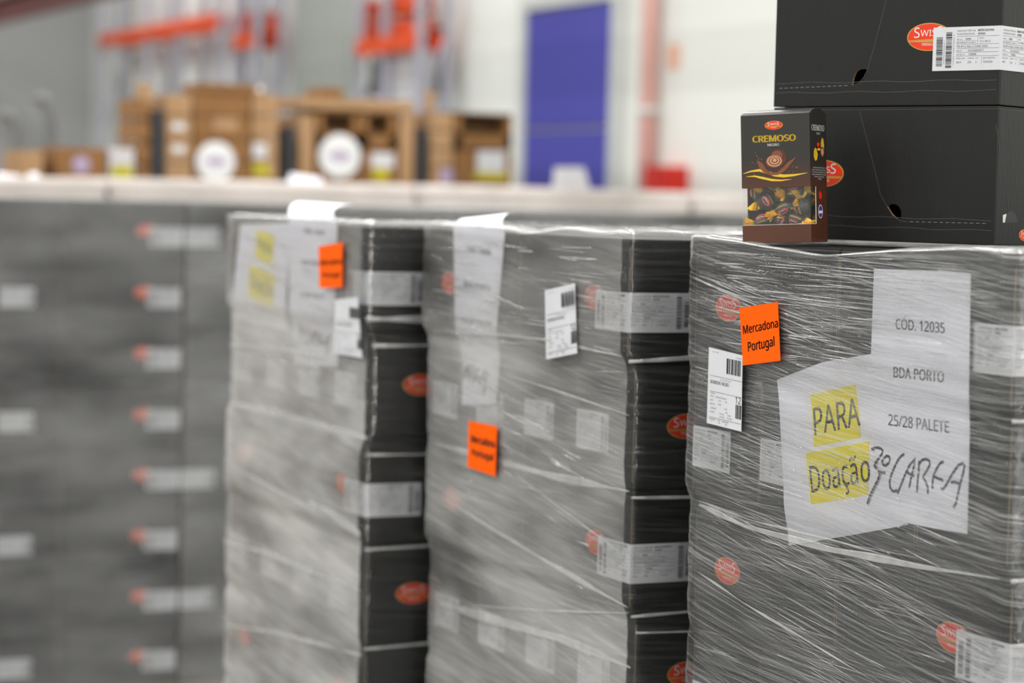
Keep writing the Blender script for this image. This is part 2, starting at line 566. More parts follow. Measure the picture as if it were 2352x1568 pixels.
def logo_mesh(c, ux, uz, n, w=0.075, h=0.041, lift=0.0004):
    """oval emblem, printed: gold rim, red field, gold band, white lettering"""
    b = MB()
    c, ux, uz, n = Vector(c), Vector(ux), Vector(uz), Vector(n)
    b.ell(c, ux * w / 2, uz * h / 2, n, lift, 1)
    c1 = c + n * (lift + 0.0001)
    b.ell(c1, ux * w * 0.475, uz * h * 0.465, n, 0.0001, 0)
    c2 = c + n * (lift + 0.0004)
    q = []
    for i in range(13):
        x = -0.46 + 0.92 * i / 12
        q.append(c2 + ux * w * x + uz * h * (-0.14))
    b.strip(q, [h * (0.06 + 0.05 * (1 - abs(i - 6) / 6)) for i in range(13)], n, 1)
    b.text('S', c2 + ux * (-0.335 * w) + uz * (-0.02 * h), ux, uz, h * 0.36, None, 2, 0.0)
    b.text('WIS', c2 + ux * (-0.19 * w) + uz * (0.03 * h), ux, uz, h * 0.22, w * 0.36, 2, 0.0)
    b.text('S', c2 + ux * (0.185 * w) + uz * (0.0 * h), ux, uz, h * 0.36, None, 2, 0.0)
    b.text('PREMIUM', c2 + uz * (-0.31 * h), ux, uz, h * 0.09, w * 0.3, 2, 0.0, 'c')
    return b.mesh('emblem', ['red', 'gold', 'white'])


def barcode(b, o, ux, uy, w, h, n=30, mi=0, seed=3):
    """bars stacked along uy, each running along ux"""
    r = random.Random(seed)
    o, ux, uy = Vector(o), Vector(ux), Vector(uy)
    y = 0.0
    while y < h:
        t = r.choice((0.35, 0.35, 0.7, 1.05)) * h / n
        g = r.choice((0.4, 0.4, 0.8)) * h / n
        if y + t > h:
            break
        p = o + uy * y
        b.add([p, p + ux * w, p + ux * w + uy * t, p + uy * t], [(0, 1, 2, 3)], mi)
        y += t + g


def rule(b, p, q, up, t, mi=0):
    p, q, up = Vector(p), Vector(q), Vector(up)
    b.add([p, q, q + up * t, p + up * t], [(0, 1, 2, 3)], mi)


def label_print(o, ux, uz, n, mirror, lift=0.0003):
    """print on one half of the folded shipping label; o = lower corner at the viewer's left, half is 112 x 63 mm"""
    b = MB()
    o = Vector(o) + Vector(n) * lift
    ux, uz = Vector(ux), Vector(uz)
    P = lambda x, z: o + ux * (x / 1000) + uz * (z / 1000)
    if not mirror:
        barcode(b, P(6, 7), ux, uz, 0.0105, 0.042, 30, 0, 5)
        b.text('(02)07616500665811', P(20, 10), uz, -ux, 0.0016, 0.034, 1)
        barcode(b, P(22, 4), ux, uz, 0.010, 0.052, 34, 0, 8)
        b.text('(15)201000(10)256 3', P(36, 8), uz, -ux, 0.0016, 0.044, 1)
        a, e = 40, 110
    else:
        barcode(b, P(86, 6), ux, uz, 0.009, 0.052, 34, 0, 11)
        b.text('(01)07616500665811', P(97.5, 9), uz, -ux, 0.0016, 0.044, 1)
        barcode(b, P(100, 9), ux, uz, 0.009, 0.042, 30, 0, 12)
        a, e = 4, 82
    d = e - a
    b.text('CHOCOLAT FREY AG', P(a, 56), ux, uz, 0.0024, d * 0.44 / 1000, 1)
    b.text('CH-5033 BUCHS/AG', P(a, 51.5), ux, uz, 0.0024, d * 0.42 / 1000, 1)
    b.text('MERCADONA', P(a + d * .5, 56), ux, uz, 0.003, d * 0.38 / 1000, 0, 0.012)
    b.text('SPAIN', P(a + d * .5, 51), ux, uz, 0.003, None, 0, 0.012)
    for z in (49, 37.5, 31.5, 26, 20.5):
        rule(b, P(a, z), P(e, z), uz, 0.00035, 1)
    b.text('ART.NO.', P(a, 44), ux, uz, 0.0019, None, 1)
    b.text('12035', P(a + d * .2, 44), ux, uz, 0.0026, None, 0, 0.01)
    rule(b, P(a, 42.5), P(a + d * .5, 42.5), uz, 0.0003, 1)
    rule(b, P(a + d * .5, 38), P(a + d * .5, 48.5), ux, 0.0003, 1)
    b.text('NET WEIGHT CU 300 G', P(a, 39), ux, uz, 0.0021, d * .46 / 1000, 1)
    b.text('UNITS', P(a + d * .54, 45), ux, uz, 0.0019, None, 1)
    b.text('10 X 300 G', P(a + d * .54, 40), ux, uz, 0.0027, None, 1)
    b.text('TRUFFLE BALLS DARK 300G', P(a, 33), ux, uz, 0.0028, d * .74 / 1000, 1)
    b.text('EAN CU:', P(a, 27.5), ux, uz, 0.0019, None, 1)
    b.text('7616500665811', P(a + d * .27, 27.3), ux, uz, 0.0026, None, 1)
    b.text('ART.NO. CF:', P(a, 22), ux, uz, 0.0019, None, 1)
    b.text('109086', P(a + d * .29, 21.8), ux, uz, 0.0028, None, 0)
    b.text('PROD.CODE', P(a, 16.5), ux, uz, 0.0019, None, 1)
    b.text('CARTON', P(a + d * .27, 16.5), ux, uz, 0.0019, None, 1)
    b.text('LOT', P(a + d * .46, 16.5), ux, uz, 0.0019, None, 1)
    b.text('BEST BEFORE', P(a + d * .64, 16.5), ux, uz, 0.0019, d * .28 / 1000, 1)
    b.text('AE/9', P(a, 10.5), ux, uz, 0.0028, None, 1)
    b.text('256', P(a + d * .27, 10.5), ux, uz, 0.0028, None, 1)
    b.text('3', P(a + d * .46, 10.5), ux, uz, 0.0028, None, 1)
    b.text('10/2020', P(a + d * .64, 10.5), ux, uz, 0.0030, None, 1)
    rule(b, P(a + d * .6, 8), P(a + d * .6, 19), ux, 0.0003, 1)
    return b.mesh('print', ['ink', 'ink_soft'])


HX, HY = CL / 2, CWD / 2
LH, LZ0, LZ1 = 0.112, 0.050, 0.113          # label half length, bottom, top


def carton_body_mesh():
    b = MB()
    b.bbox(-HX, HX, -HY, HY, 0, CH - 0.0015, 0.0022)
    for sgn in (-1, 1):                       # the two top flaps with the seam between them
        b.box(-HX + 0.002, HX - 0.002, 0.001 * sgn if sgn > 0 else -HY + 0.002, HY - 0.002 if sgn > 0 else -0.001, CH - 0.0018, CH)
    for sx in (-1, 1):                        # worn brown board along the upright edges
        for sy in (-1, 1):
            b.box(sx * (HX - 0.0006) - 0.0009, sx * (HX - 0.0006) + 0.0009, sy * (HY - 0.0006) - 0.0009, sy * (HY - 0.0006) + 0.0009, 0.012, CH - 0.012, 1)
    # tear line creases on the two long faces
    for sy in (-1, 1):
        pts = [(-HX + 0.002, sy * HY, 0.038), (-0.045, sy * HY, 0.038), (-0.03, sy * HY, 0.06), (-0.012, sy * HY, 0.12), (0.0, sy * HY, 0.19)]
        b.strip(pts, 0.0008, (0, sy, 0), 2, 0.0003)
    return b.mesh('carton_body', ['carton', 'edge', 'groove'])


ME = {}
ME['body'] = carton_body_mesh()
ME['logo_f'] = logo_mesh((HX - 0.12, -HY, 0.10), X_, Z_, -Y_)
ME['logo_b'] = logo_mesh((HX - 0.097, HY, 0.10), -X_, Z_, Y_)


def ship_label_mesh():
    b = MB()
    t = 0.0007
    b.slab([(HX - LH, -HY - t, LZ0), (HX + t, -HY - t, LZ0), (HX + t, -HY - t, LZ1), (HX - LH, -HY - t, LZ1)], (0, -1, 0), 0.0004)
    b.slab([(HX + t, -HY - t - .0004, LZ0), (HX + t, -HY + LH, LZ0), (HX + t, -HY + LH, LZ1), (HX + t, -HY - t - .0004, LZ1)], (1, 0, 0), 0.0004)
    return b.mesh('shipping_label', ['paper'])


ME['ship'] = ship_label_mesh()
ME['pr_f'] = label_print((HX - LH, -HY - 0.0011, LZ0), X_, Z_, -Y_, False)
ME['pr_r'] = label_print((HX + 0.0011, -HY, LZ0), Y_, Z_, X_, True)


def add_parts(t, body=True, lf=True, lb=True, lab=True, printed=True):
    if body:
        obj('body', ME['body'], t)
    if lf:
        obj('emblem', ME['logo_f'], t, 'red oval emblem with gold rim')
    if lb:
        obj('emblem', ME['logo_b'], t, 'red oval emblem with gold rim')
    if lab:
        l_ = obj('shipping_label', ME['ship'], t, 'white shipping label folded round the corner')
        if printed:
            obj('print', ME['pr_f'], l_)
            obj('print', ME['pr_r'], l_)


def carton(x, y, z, rz, label, group, lf=True, lb=True, lab=True, printed=True):
    t = thing('carton', (x, y, z), rz, label, 'box', group)
    add_parts(t, True, lf, lb, lab, printed)
    return t


# ---- wrapped stacks: near corner positions (X0 = left face, Y0 = front face)
STK = [
    dict(X0=1.842, Y0=2.424, film='film1', tag='stack under the chocolate pack', nlay=4,
         off=[(0, 0), (0.003, 0), (0.010, -0.004), (0.016, 0.002), (0.016, 0), (0, 0), (0, 0), (0, 0)]),
    dict(X0=1.775, Y0=3.329, film='film2', tag='middle wrapped stack', nlay=5,
         off=[(0.008, 0.002), (0.020, -0.004), (0.022, -0.002), (0.033, -0.006), (0.030, -0.006), (0, 0), (0, 0), (0, 0)]),
    dict(X0=1.675, Y0=4.174, film='film3', tag='wrapped stack with two yellow patches in one notice', nlay=6,
         off=[(0.006, 0.002), (0.017, -0.005), (0.008, -0.004), (0.015, 0.002), (0.015, 0), (0.015, 0), (0, 0), (0, 0)]),
]
ORD = ['top', 'second', 'third', 'fourth', 'fifth', 'sixth', 'seventh', 'eighth']
for si, st in enumerate(STK):
    X0, Y0 = st['X0'], st['Y0']
    g = ['black cartons in the stack under the chocolate pack', 'black cartons in the middle wrapped stack', 'black cartons in the wrapped stack by the dark row'][si]
    tag = ['nearest stack', 'middle wrapped stack', 'farthest wrapped stack'][si]
    for li in range(8):
        if li >= st['nlay']:
            continue
        z = ZT - (li + 1) * LAYER
        dx, dy = st['off'][li]
        full = li == 0
        if li % 2 == 0:     # long sides along Y on the exposed face
            for col in range(6 if full else 2):
                for row in range(2):
                    if not full and col == 1 and row == 1:
                        continue
                    x, y = X0 + 0.1 + 0.2 * col + dx, Y0 + 0.2 + 0.4 * row + dy
                    if row == 0:
                        where = '%s end from the corner along the gap' % ['first', 'second', 'third', 'fourth', 'fifth', 'sixth'][col] if col else 'long side out, at the near corner'
                    else:
                        where = 'long side out, at the far end' if col == 0 else '%s from the film in the far row' % ['', 'second', 'third', 'fourth', 'fifth', 'sixth'][col]
                    vis = col == 0
                    carton(x, y, z, -math.pi / 2 if row == 0 else math.pi / 2, 'black carton, %s layer, %s, %s' % (ORD[li], where, tag), g,
                           lf=vis and row == 0, lb=vis and row == 1, lab=row == 0, printed=vis and si < 3)
        else:
            for row in range(4):
                x, y = X0 + 0.2 + dx, Y0 + 0.1 + 0.2 * row + dy
                carton(x, y, z, math.pi, 'black carton, %s layer, %s short end from the near corner, %s' % (ORD[li], ['first', 'second', 'third', 'fourth'][row], tag), g,
                       lf=False, lb=row == 0, lab=True, printed=True)
            carton(X0 + 0.6 + dx, Y0 + 0.1 + dy, z, math.pi, 'black carton, %s layer, second along the gap, %s' % (ORD[li], tag), g, lf=False, lb=True, lab=False)


# ---- pallets
def pallet(x0, x1, y0, y1, h, label, group='wooden pallets'):
    t = thing('pallet', (x0, y0, 0), 0, label, 'pallet', group)
    w, d = x1 - x0, y1 - y0
    for i in range(5):
        b = MB(); yy = i * (d - 0.1) / 4; b.box(0, w, yy, yy + 0.1, h - 0.022, h - 0.001); b.build('board', 'wood', t)
    for i in range(3):
        b = MB(); xx = i * (w - 0.1) / 2; b.box(xx, xx + 0.1, 0, d, h - 0.044, h - 0.022); b.build('stringer', 'wood', t)
        for j in range(3):
            b = MB(); yy = j * (d - 0.1) / 2; b.box(xx, xx + 0.1, yy, yy + 0.1, 0, h - 0.044); b.build('block', 'wood', t)
    return t


# ---------------------------------------------------------------- stretch film
def smooth(t):
    t = max(0, min(1, t))
    return t * t * (3 - 2 * t)


def film(si, st):
    X0, Y0 = st['X0'], st['Y0']
    X1, Y1 = X0 + 1.2, Y0 + 0.8
    zb = ZT - st['nlay'] * LAYER - 0.02
    R = 0.016
    cols = []                                   # (s, base point xy, normal xy)

    def seg(p, q, s0, n, nrm):
        for i in range(n):
            t = i / n
            cols.append((s0 + (q - p).length * t, p + (q - p) * t, nrm))
    A, B, Cc, D = Vector((X0, Y1)), Vector((X0, Y0)), Vector((X1, Y0)), Vector((X1, Y1))

    def corner(c, n0, n1, s):
        for i in range(5):
            a = i / 4 * math.pi / 2
            nn = (n0 * math.cos(a) + n1 * math.sin(a))
            cols.append((s + 0.012 * i / 4, c, nn))
    nl, nf, nr, nb_ = Vector((-1, 0)), Vector((0, -1)), Vector((1, 0)), Vector((0, 1))
    corner(A, nb_, nl, -0.012)
    seg(A, B, 0.0, 64, nl)
    corner(B, nl, nf, 0.8)
    seg(B, Cc, 0.812, 60, nf)
    corner(Cc, nf, nr, 2.012)
    seg(Cc, D, 2.024, 10, nr)
    corner(D, nr, nb_, 2.824)
    seg(D, A, 2.836, 12, nb_)
    nz = int((ZT - zb) / (0.003 if si == 0 else 0.005))
    off = st['off']

    def layer_off(z):
        f = (ZT - z) / LAYER - 0.5
        i = int(math.floor(f)); t = f - i
        a = off[max(0, min(7, i))]; c_ = off[max(0, min(7, i + 1))]
        w = smooth((t - 0.35) / 0.3)
        return Vector((a[0] * (1 - w) + c_[0] * w, a[1] * (1 - w) + c_[1] * w))

    def outw(s, z):
        f = (ZT - z) / LAYER
        pin = math.exp(-((f - round(f)) * LAYER / 0.016) ** 2) if 0.5 < f else 0
        n = noise.noise(Vector((s * 3 + si * 7, (z + 0.22 * s) * 45, 1.3))) * 0.0016
        top = math.exp(-((ZT - z) / 0.17) ** 2)
        n += noise.noise(Vector((s * 3.0 + si * 3, (z + 0.04 * s) * 78, 5.1))) * (0.0008 + 0.0028 * top * (1 if si == 0 else 0.5))
        n += noise.noise(Vector((s * 7, z * 9, si + 8.0))) * 0.0018
        end = smooth((s + 0.012) / 0.05)
        return 0.0085 + 0.0055 * end + n - 0.004 * pin

    def sag(s):
        if si == 0:
            v = 0.017 * math.exp(-((s - 0.36) / 0.19) ** 2) - 0.004
        elif si == 1:
            v = 0.008 * math.exp(-((s - 0.42) / 0.08) ** 2) - 0.006
        else:
            v = -0.004
        return v + 0.003 * noise.noise(Vector((s * 9, si, 2)))

    def pos(s, p, n, z):
        o2 = layer_off(z)
        q = p + o2 + n * outw(s, z)
        return (q.x, q.y, z)
    vs, uvs = [], []
    n = len(cols)
    for j in range(nz + 1):
        for s, p, nn in cols:
            zt = ZT + 0.003 - sag(s)
            z = zb + (zt - zb) * j / nz
            vs.append(pos(s, p, nn, z)); uvs.append((s, z))
    rows = nz + 1
    ctr = Vector(((X0 + X1) / 2, (Y0 + Y1) / 2))
    for jj in (1, 2, 3):
        for s, p, nn in cols:
            sg = sag(s)
            w = (0.035 + 0.03 * noise.noise(Vector((s * 6, si * 3, 7)))) * smooth((0.006 - sg) / 0.008)
            q = p + layer_off(ZT) + nn * (outw(s, ZT) - 0.004 * jj) - nn * (w * jj / 3)
            z = ZT + 0.003 - sg + (0.003 + 0.003 * noise.noise(Vector((s * 40, jj, si)))) * smooth((0.006 - sg) / 0.008)
            vs.append((q.x, q.y, z)); uvs.append((s, z + 0.01 * jj))
        rows += 1
    fs, mi = [], []
    for j in range(rows - 1):
        for i in range(n):
            k_ = (i + 1) % n
            fs.append((j * n + i, j * n + k_, (j + 1) * n + k_, (j + 1) * n + i))
            s = cols[i][0]
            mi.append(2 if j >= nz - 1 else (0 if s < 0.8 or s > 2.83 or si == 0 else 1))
    me = bpy.data.meshes.new('film_sheet')
    me.from_pydata(vs, [], fs)
    ul = me.uv_layers.new(name='UVMap')
    for lp in me.loops:
        ul.data[lp.index].uv = uvs[lp.vertex_index]
    for m in (st['film'], 'film_dim', 'rim'):
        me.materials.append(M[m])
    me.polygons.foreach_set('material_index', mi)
    me.polygons.foreach_set('use_smooth', [True] * len(fs))
    lab = ['clear stretch film wound round the nearest stack, under the chocolate pack',
           'clear stretch film wound round the middle of the three wrapped stacks',
           'stretch film with painted white sheen, wound round the farthest of the three wrapped stacks'][si]
    t = thing('stretch_film', (0, 0, 0), 0, lab, 'film')
    obj('film_sheet', me, t)

    def on_face(px, py):
        h_ = hx(px, py, X0 - 0.012)
        return Y1 - h_.y, h_.z

    def fpos(s, z, lift=0.001):
        o2 = layer_off(z)
        return Vector((X0 + o2.x - outw(s, z) - lift, Y1 - s + o2.y, z))
    # bunched ropes of film crossing the exposed face
    for pts, wid in ROPES[si]:
        q = [on_face(*p) for p in pts]
        path = []
        for a, c_ in zip(q[:-1], q[1:]):
            for i in range(14):
                t_ = i / 14
                s, z = a[0] + (c_[0] - a[0]) * t_, a[1] + (c_[1] - a[1]) * t_
                s = max(-0.01, min(0.815, s))
                path.append(fpos(s, z, 0.0015))
        rr = [wid / 2 * (0.75 + 0.9 * noise.noise(Vector((i * 0.11, wid * 99, si)))) for i in range(len(path))]
        nn_ = len(rr)
        rr = [r_ * min(1, .25 + 5 * i / nn_, .15 + 5 * (nn_ - 1 - i) / nn_) for i, r_ in enumerate(rr)]
        b = MB(); b.tube(path, rr, 8, 0, flat=((-1, 0, 0), 0.22)); b.build('film_rope', 'rope', t)
    # film bands that run on round the corner along the gap side
    for dz, wd, sl in ([(0.205, .006, -.01), (0.405, .008, .0)], [(0.195, .010, .05), (0.41, .007, -.02), (0.60, .005, .03), (0.625, .004, -.03)], [(0.175, .016, .0), (0.225, .007, .01), (0.43, .008, -.01), (0.61, .006, .02), (0.80, .006, .03)])[si]:
        path = []
        for i in range(16):
            t_ = 0.45 * i / 15
            z = ZT - dz + sl * t_
            o2 = layer_off(z)
            path.append(Vector((X0 + o2.x - 0.008 + t_, Y0 + o2.y - outw(0.82 + t_, z) - 0.0015, z)))
        rr = [wd / 2 * (0.8 + 0.7 * noise.noise(Vector((i * 0.4, dz * 50, si)))) for i in range(16)]
        b = MB(); b.tube(path, rr, 8, 0, flat=((0, -1, 0), 0.3)); b.build('film_rope', 'rope', t)
    # fine drawn creases, their lamp highlights painted white
    rnd = random.Random(30 + si)
    b = MB()
    for i in range([1300, 330, 160][si]):
        s, z = rnd.uniform(0.0, 0.74), ZT - rnd.random() ** 1.15 * [0.72, 0.8, 0.98][si]
        dep = ZT - z
        if dep < 0.16:
            a = rnd.gauss(-0.012, 0.015)
        elif rnd.random() < 0.75:
            a = rnd.gauss(-0.05 - 0.13 * min(1, dep / 0.6), 0.03)
        else:
            a = rnd.gauss(0.02, 0.03)
        ln = min(rnd.uniform(0.02, 0.17) * (1.4 if dep < 0.2 else 1), 0.79 - s)
        if noise.noise(Vector((s * 4, z * 12, si + 20))) < 0.0:
            continue
        w = rnd.choice((0.0003, 0.0004, 0.0006, 0.0009)) * (1.0 if si == 0 else 1.8)
        path = []
        for q in range(6):
            ss = s + ln * q / 5
            zz = z + math.tan(a) * ln * q / 5
            if zz > ZT - sag(ss) - 0.002:
                zz = ZT - sag(ss) - 0.002
            path.append(fpos(ss, zz, 0.0006))
        b.strip(path, [w * f for f in (0.2, 0.8, 1, 1, 0.8, 0.2)], (-1, 0, 0), 0)
    b.build('film_creases', 'crease', t, 'fine drawn creases in the film with highlights painted white', kind='stuff')
    # rounded pleats that catch the lamps
    b = MB()
    rnd = random.Random(77 + si)
    for i in range([190, 60, 36][si]):
        zone = rnd.random()
        if zone < 0.5:                       # along the top
            s, z, a = rnd.uniform(0.06, 0.66), ZT - 0.012 - 0.15 * rnd.random(), rnd.gauss(-0.012, 0.012)
        elif zone < 0.72:                    # below the middle, running down towards the corner
            s = rnd.uniform(0.02, 0.62)
            z, a = ZT - 0.27 - 0.16 * s + rnd.gauss(0, 0.035), rnd.gauss(-0.13, 0.02)
        elif zone < 0.84:
            s = rnd.uniform(0.01, 0.3)
            z, a = ZT - 0.06 - 0.16 * s + rnd.gauss(0, 0.012), rnd.gauss(-0.14, 0.02)
        else:
            s = rnd.uniform(0.0, 0.7)
            z, a = ZT - rnd.uniform(0.1, 0.6), rnd.gauss(-0.1, 0.05)
        ln = min(rnd.uniform(0.03, 0.17), 0.78 - s)
        r_ = rnd.uniform(0.0004, 0.0010) * (1 if si == 0 else 1.8)
        path = []
        for q in range(10):
            ss = s + ln * q / 9
            zz = min(z + a * ln * q / 9, ZT - sag(ss) - 0.003)
            path.append(fpos(ss, zz, 0.0002))
        b.tube(path, [r_ * f for f in (.15, .6, .9, 1, .9, 1, .9, .8, .6, .15)], 7)
    b.build('film_pleats', 'pleat', t, 'glossy pleats in the film', kind='stuff')
    return fpos, on_face, layer_off


ROPES = [
    [([(1592, 1158), (1700, 1208), (1900, 1262), (2100, 1300), (2300, 1332)], 0.013),
     ([(1592, 1150), (1720, 1196), (1900, 1240), (2060, 1285)], 0.004),
     ([(1592, 1312), (1700, 1385), (1850, 1475), (2000, 1568)], 0.005),
     ([(1592, 635), (1640, 655), (1720, 690), (1850, 750)], 0.003),
     ([(1640, 700), (1760, 735), (1900, 800)], 0.0025)],
    [([(970, 1017), (1100, 1055), (1250, 1096), (1435, 1132)], 0.013),
     ([(972, 1130), (1100, 1210), (1250, 1300), (1440, 1412)], 0.009),
     ([(970, 1385), (1100, 1425), (1250, 1468), (1440, 1548)], 0.015),
     ([(1040, 1390), (1200, 1402), (1440, 1410)], 0.006),
     ([(980, 760), (1100, 765), (1250, 780), (1430, 822)], 0.006),
     ([(1140, 860), (1250, 895), (1440, 960)], 0.006),
     ([(1160, 1090), (1280, 1180), (1400, 1270)], 0.006)],
    [([(503, 925), (620, 950), (740, 985), (845, 1010)], 0.022),
     ([(498, 1055), (600, 1110), (720, 1175), (835, 1240)], 0.012),
     ([(490, 1240), (600, 1270), (720, 1320), (830, 1362)], 0.016),
     ([(495, 1435), (620, 1452), (740, 1485), (830, 1510)], 0.012),
     ([(500, 790), (620, 800), (740, 820)], 0.012),
     ([(700, 1150), (770, 1190), (832, 1232)], 0.02)],
]
FACE = []
for si, st in enumerate(STK):
    FACE.append(film(si, st))


# ---------------------------------------------------------------- papers and stickers on the wrapped stacks
def face_pt(si, px, py, out):
    q = hx(px, py, STK[si]['X0'] - out)
    if out < 0.01:                              # a sheet under the film follows the stack's layers
        for _ in range(2):
            q = hx(px, py, STK[si]['X0'] + FACE[si][2](q.z).x - out)
    else:
        q = hx(px, py, STK[si]['X0'] + FACE[si][2](q.z).x - out)
    return q


def conform(me, si, flat):
    """cut a flat sheet into bands and let it follow the stack's layers"""
    bm = bmesh.new(); bm.from_mesh(me)
    z = ZT - 0.005
    while z > ZT - 1.2:
        g = bm.verts[:] + bm.edges[:] + bm.faces[:]
        bmesh.ops.bisect_plane(bm, geom=g, plane_co=(0, 0, z), plane_no=(0, 0, 1))
        z -= 0.012
    for v in bm.verts:
        v.co.x += FACE[si][2](v.co.z).x
    bm.to_mesh(me); bm.free()


def sheet(name, si, pxs, out, label, cat='paper', matn='sheet', t=0.0004, curl=None):
    b = MB()
    b.slab(flat_pts(si, pxs, out), (-1, 0, 0), t)
    o = b.build(name, matn, None, label, cat)
    conform(o.data, si, True)
    return o


def flat_pts(si, pxs, out):
    r = []
    for x, y in pxs:
        q = face_pt(si, x, y, out)
        r.append(Vector((STK[si]['X0'] - out, q.y, q.z)))
    return r


def ptext(b, si, s, p1, p2, p3, out, mi=0, bold=0.0):
    k0 = len(b.v)
    P = flat_pts(si, (p1, p2, p3), out) if out < 0.01 else [face_pt(si, *p, out) for p in (p1, p2, p3)]
    b.text3(s, *P, mi, bold)
    if out < 0.01:
        b.v[k0:] = [(x + FACE[si][2](z).x, y, z) for x, y, z in b.v[k0:]]


def stroke(b, si, pts, wid, out, mi=0):
    q = [face_pt(si, x, y, out) for x, y in pts]
    b.strip(q, wid, (-1, 0, 0), mi)


# nearest stack: landscape notice with yellow boxes (behind), portrait code sheet (in front), both under the film
o = sheet('paper_notice', 0, [(1785, 872), (1888, 832), (2004, 812), (2085, 820), (2085, 1205), (1960, 1228), (1812, 1252), (1800, 1120)], 0.0030,
          'white paper notice with two yellow boxes of lettering, under the film below the chocolate pack')
b = MB()
b.slab(flat_pts(0, [(1861, 907), (1965, 883), (1977, 1004), (1870, 1026)], 0.0036), (-1, 0, 0), 0.0002)
b.slab(flat_pts(0, [(1851, 1040), (1996, 1013), (1994, 1136), (1863, 1158)], 0.0036), (-1, 0, 0), 0.0002)
conform(b.build('yellow_box', 'yellow', o, 'two bright yellow printed boxes').data, 0, True)
b = MB()
ptext(b, 0, 'PARA', (1871, 999), (1976, 976), (1867, 937), 0.0042, 0, 0.004)
ptext(b, 0, 'Doaçã', (1864, 1131), (1972, 1109), (1858, 1071), 0.0042, 0, 0.004)
ptext(b, 0, 'o', (1978, 1109), (1999, 1104), (1974, 1046), 0.0042, 0, 0.004)
b.build('lettering', 'ink_soft', o)
o = sheet('paper_notice', 0, [(2008, 617), (2120, 621), (2230, 628), (2226, 900), (2222, 1226), (2140, 1212), (2082, 1200), (2062, 1212), (2003, 1010), (2001, 815)], 0.0047,
          'white code sheet with printed lines and a handwritten word, under the chocolate pack')
b = MB()
ptext(b, 0, 'CÓD. 12035', (2057, 755), (2170, 765), (2057, 732), 0.0053, 0, 0.018)
ptext(b, 0, 'BDA PORTO', (2052, 866), (2168, 878), (2052, 842), 0.0053, 1, 0.018)
ptext(b, 0, '25/28 PALETE', (2040, 976), (2180, 994), (2040, 951), 0.0053, 1, 0.018)
b.build('lettering', ['ink', 'ink_soft'], o)
b = MB()
Kx = 260 / 2265
HW = [[(185, 275), (250, 245), (320, 240), (390, 270), (412, 300), (395, 370), (330, 460), (265, 540), (245, 590), (255, 630), (290, 660)],
      [(310, 712), (390, 735), (465, 750)], [(335, 715), (345, 790), (310, 890), (230, 1050), (150, 1210), (100, 1370)],
      [(545, 420), (490, 405), (430, 460), (395, 520), (420, 580), (465, 600), (520, 565), (555, 490), (545, 420)],
      [(845, 370), (790, 400), (730, 470), (660, 600), (580, 790), (548, 920), (560, 1040), (600, 1105), (650, 1115), (700, 1095)],
      [(705, 1160), (760, 1030), (850, 800), (950, 590), (1060, 465), (1030, 640), (975, 860), (940, 1050)], [(875, 725), (960, 775), (1045, 815)],
      [(1140, 500), (1130, 700), (1110, 900), (1095, 1135)], [(1140, 560), (1200, 490), (1280, 465), (1345, 500), (1355, 580), (1300, 690), (1215, 825), (1280, 940), (1315, 1050), (1312, 1165)],
      [(1630, 525), (1570, 540), (1500, 640), (1430, 790), (1410, 900), (1405, 1065)], [(1440, 820), (1520, 860), (1610, 890), (1610, 925)],
      [(1575, 1045), (1610, 1080), (1680, 990), (1800, 770), (1920, 600), (2015, 545), (2050, 600), (2020, 750), (1950, 1010), (1880, 1340), (1840, 1440), (1815, 1390)],
      [(1775, 935), (1850, 925), (1950, 965)]]
for s_ in HW:
    stroke(b, 0, [(1980 + x * Kx, 1000 + y * Kx) for x, y in s_], 0.0038, 0.0056)
b.build('handwriting', 'marker', o, 'black marker handwriting')


def sticker(name, si, pxs, matn, label, out=0.0208):
    b = MB()
    b.slab([face_pt(si, x, y, out) for x, y in pxs], (-1, 0, 0), 0.0005)
    return b.build(name, matn, None, label, 'sticker')


def orange(si, pxs, label, t1, t2):
    o = sticker('orange_sticker', si, pxs, 'orange', label)
    b = MB()
    ptext(b, si, 'Mercadona', *t1, 0.0217, 0, 0.016)
    ptext(b, si, 'Portugal', *t2, 0.0217, 0, 0.016)
    b.build('lettering', 'ink', o)


orange(0, [(1699, 707), (1787, 693), (1793, 828), (1707, 839)], 'fluorescent orange sticker with two printed words, sharp, under the chocolate pack',
       ((1707, 767), (1787, 751), (1706, 748)), ((1718, 807), (1779, 794), (1717, 786)))
orange(1, [(1077, 966), (1142, 979), (1138, 1094), (1074, 1072)], 'fluorescent orange sticker halfway down the middle wrapped stack',
       ((1082, 1015), (1136, 1028), (1082, 998)), ((1084, 1046), (1132, 1058), (1084, 1030)))
orange(2, [(732, 566), (787, 556), (786, 660), (734, 661)], 'fluorescent orange sticker near the top of the farthest wrapped stack',
       ((737, 610), (784, 606), (737, 596)), ((741, 638), (780, 636), (741, 625)))


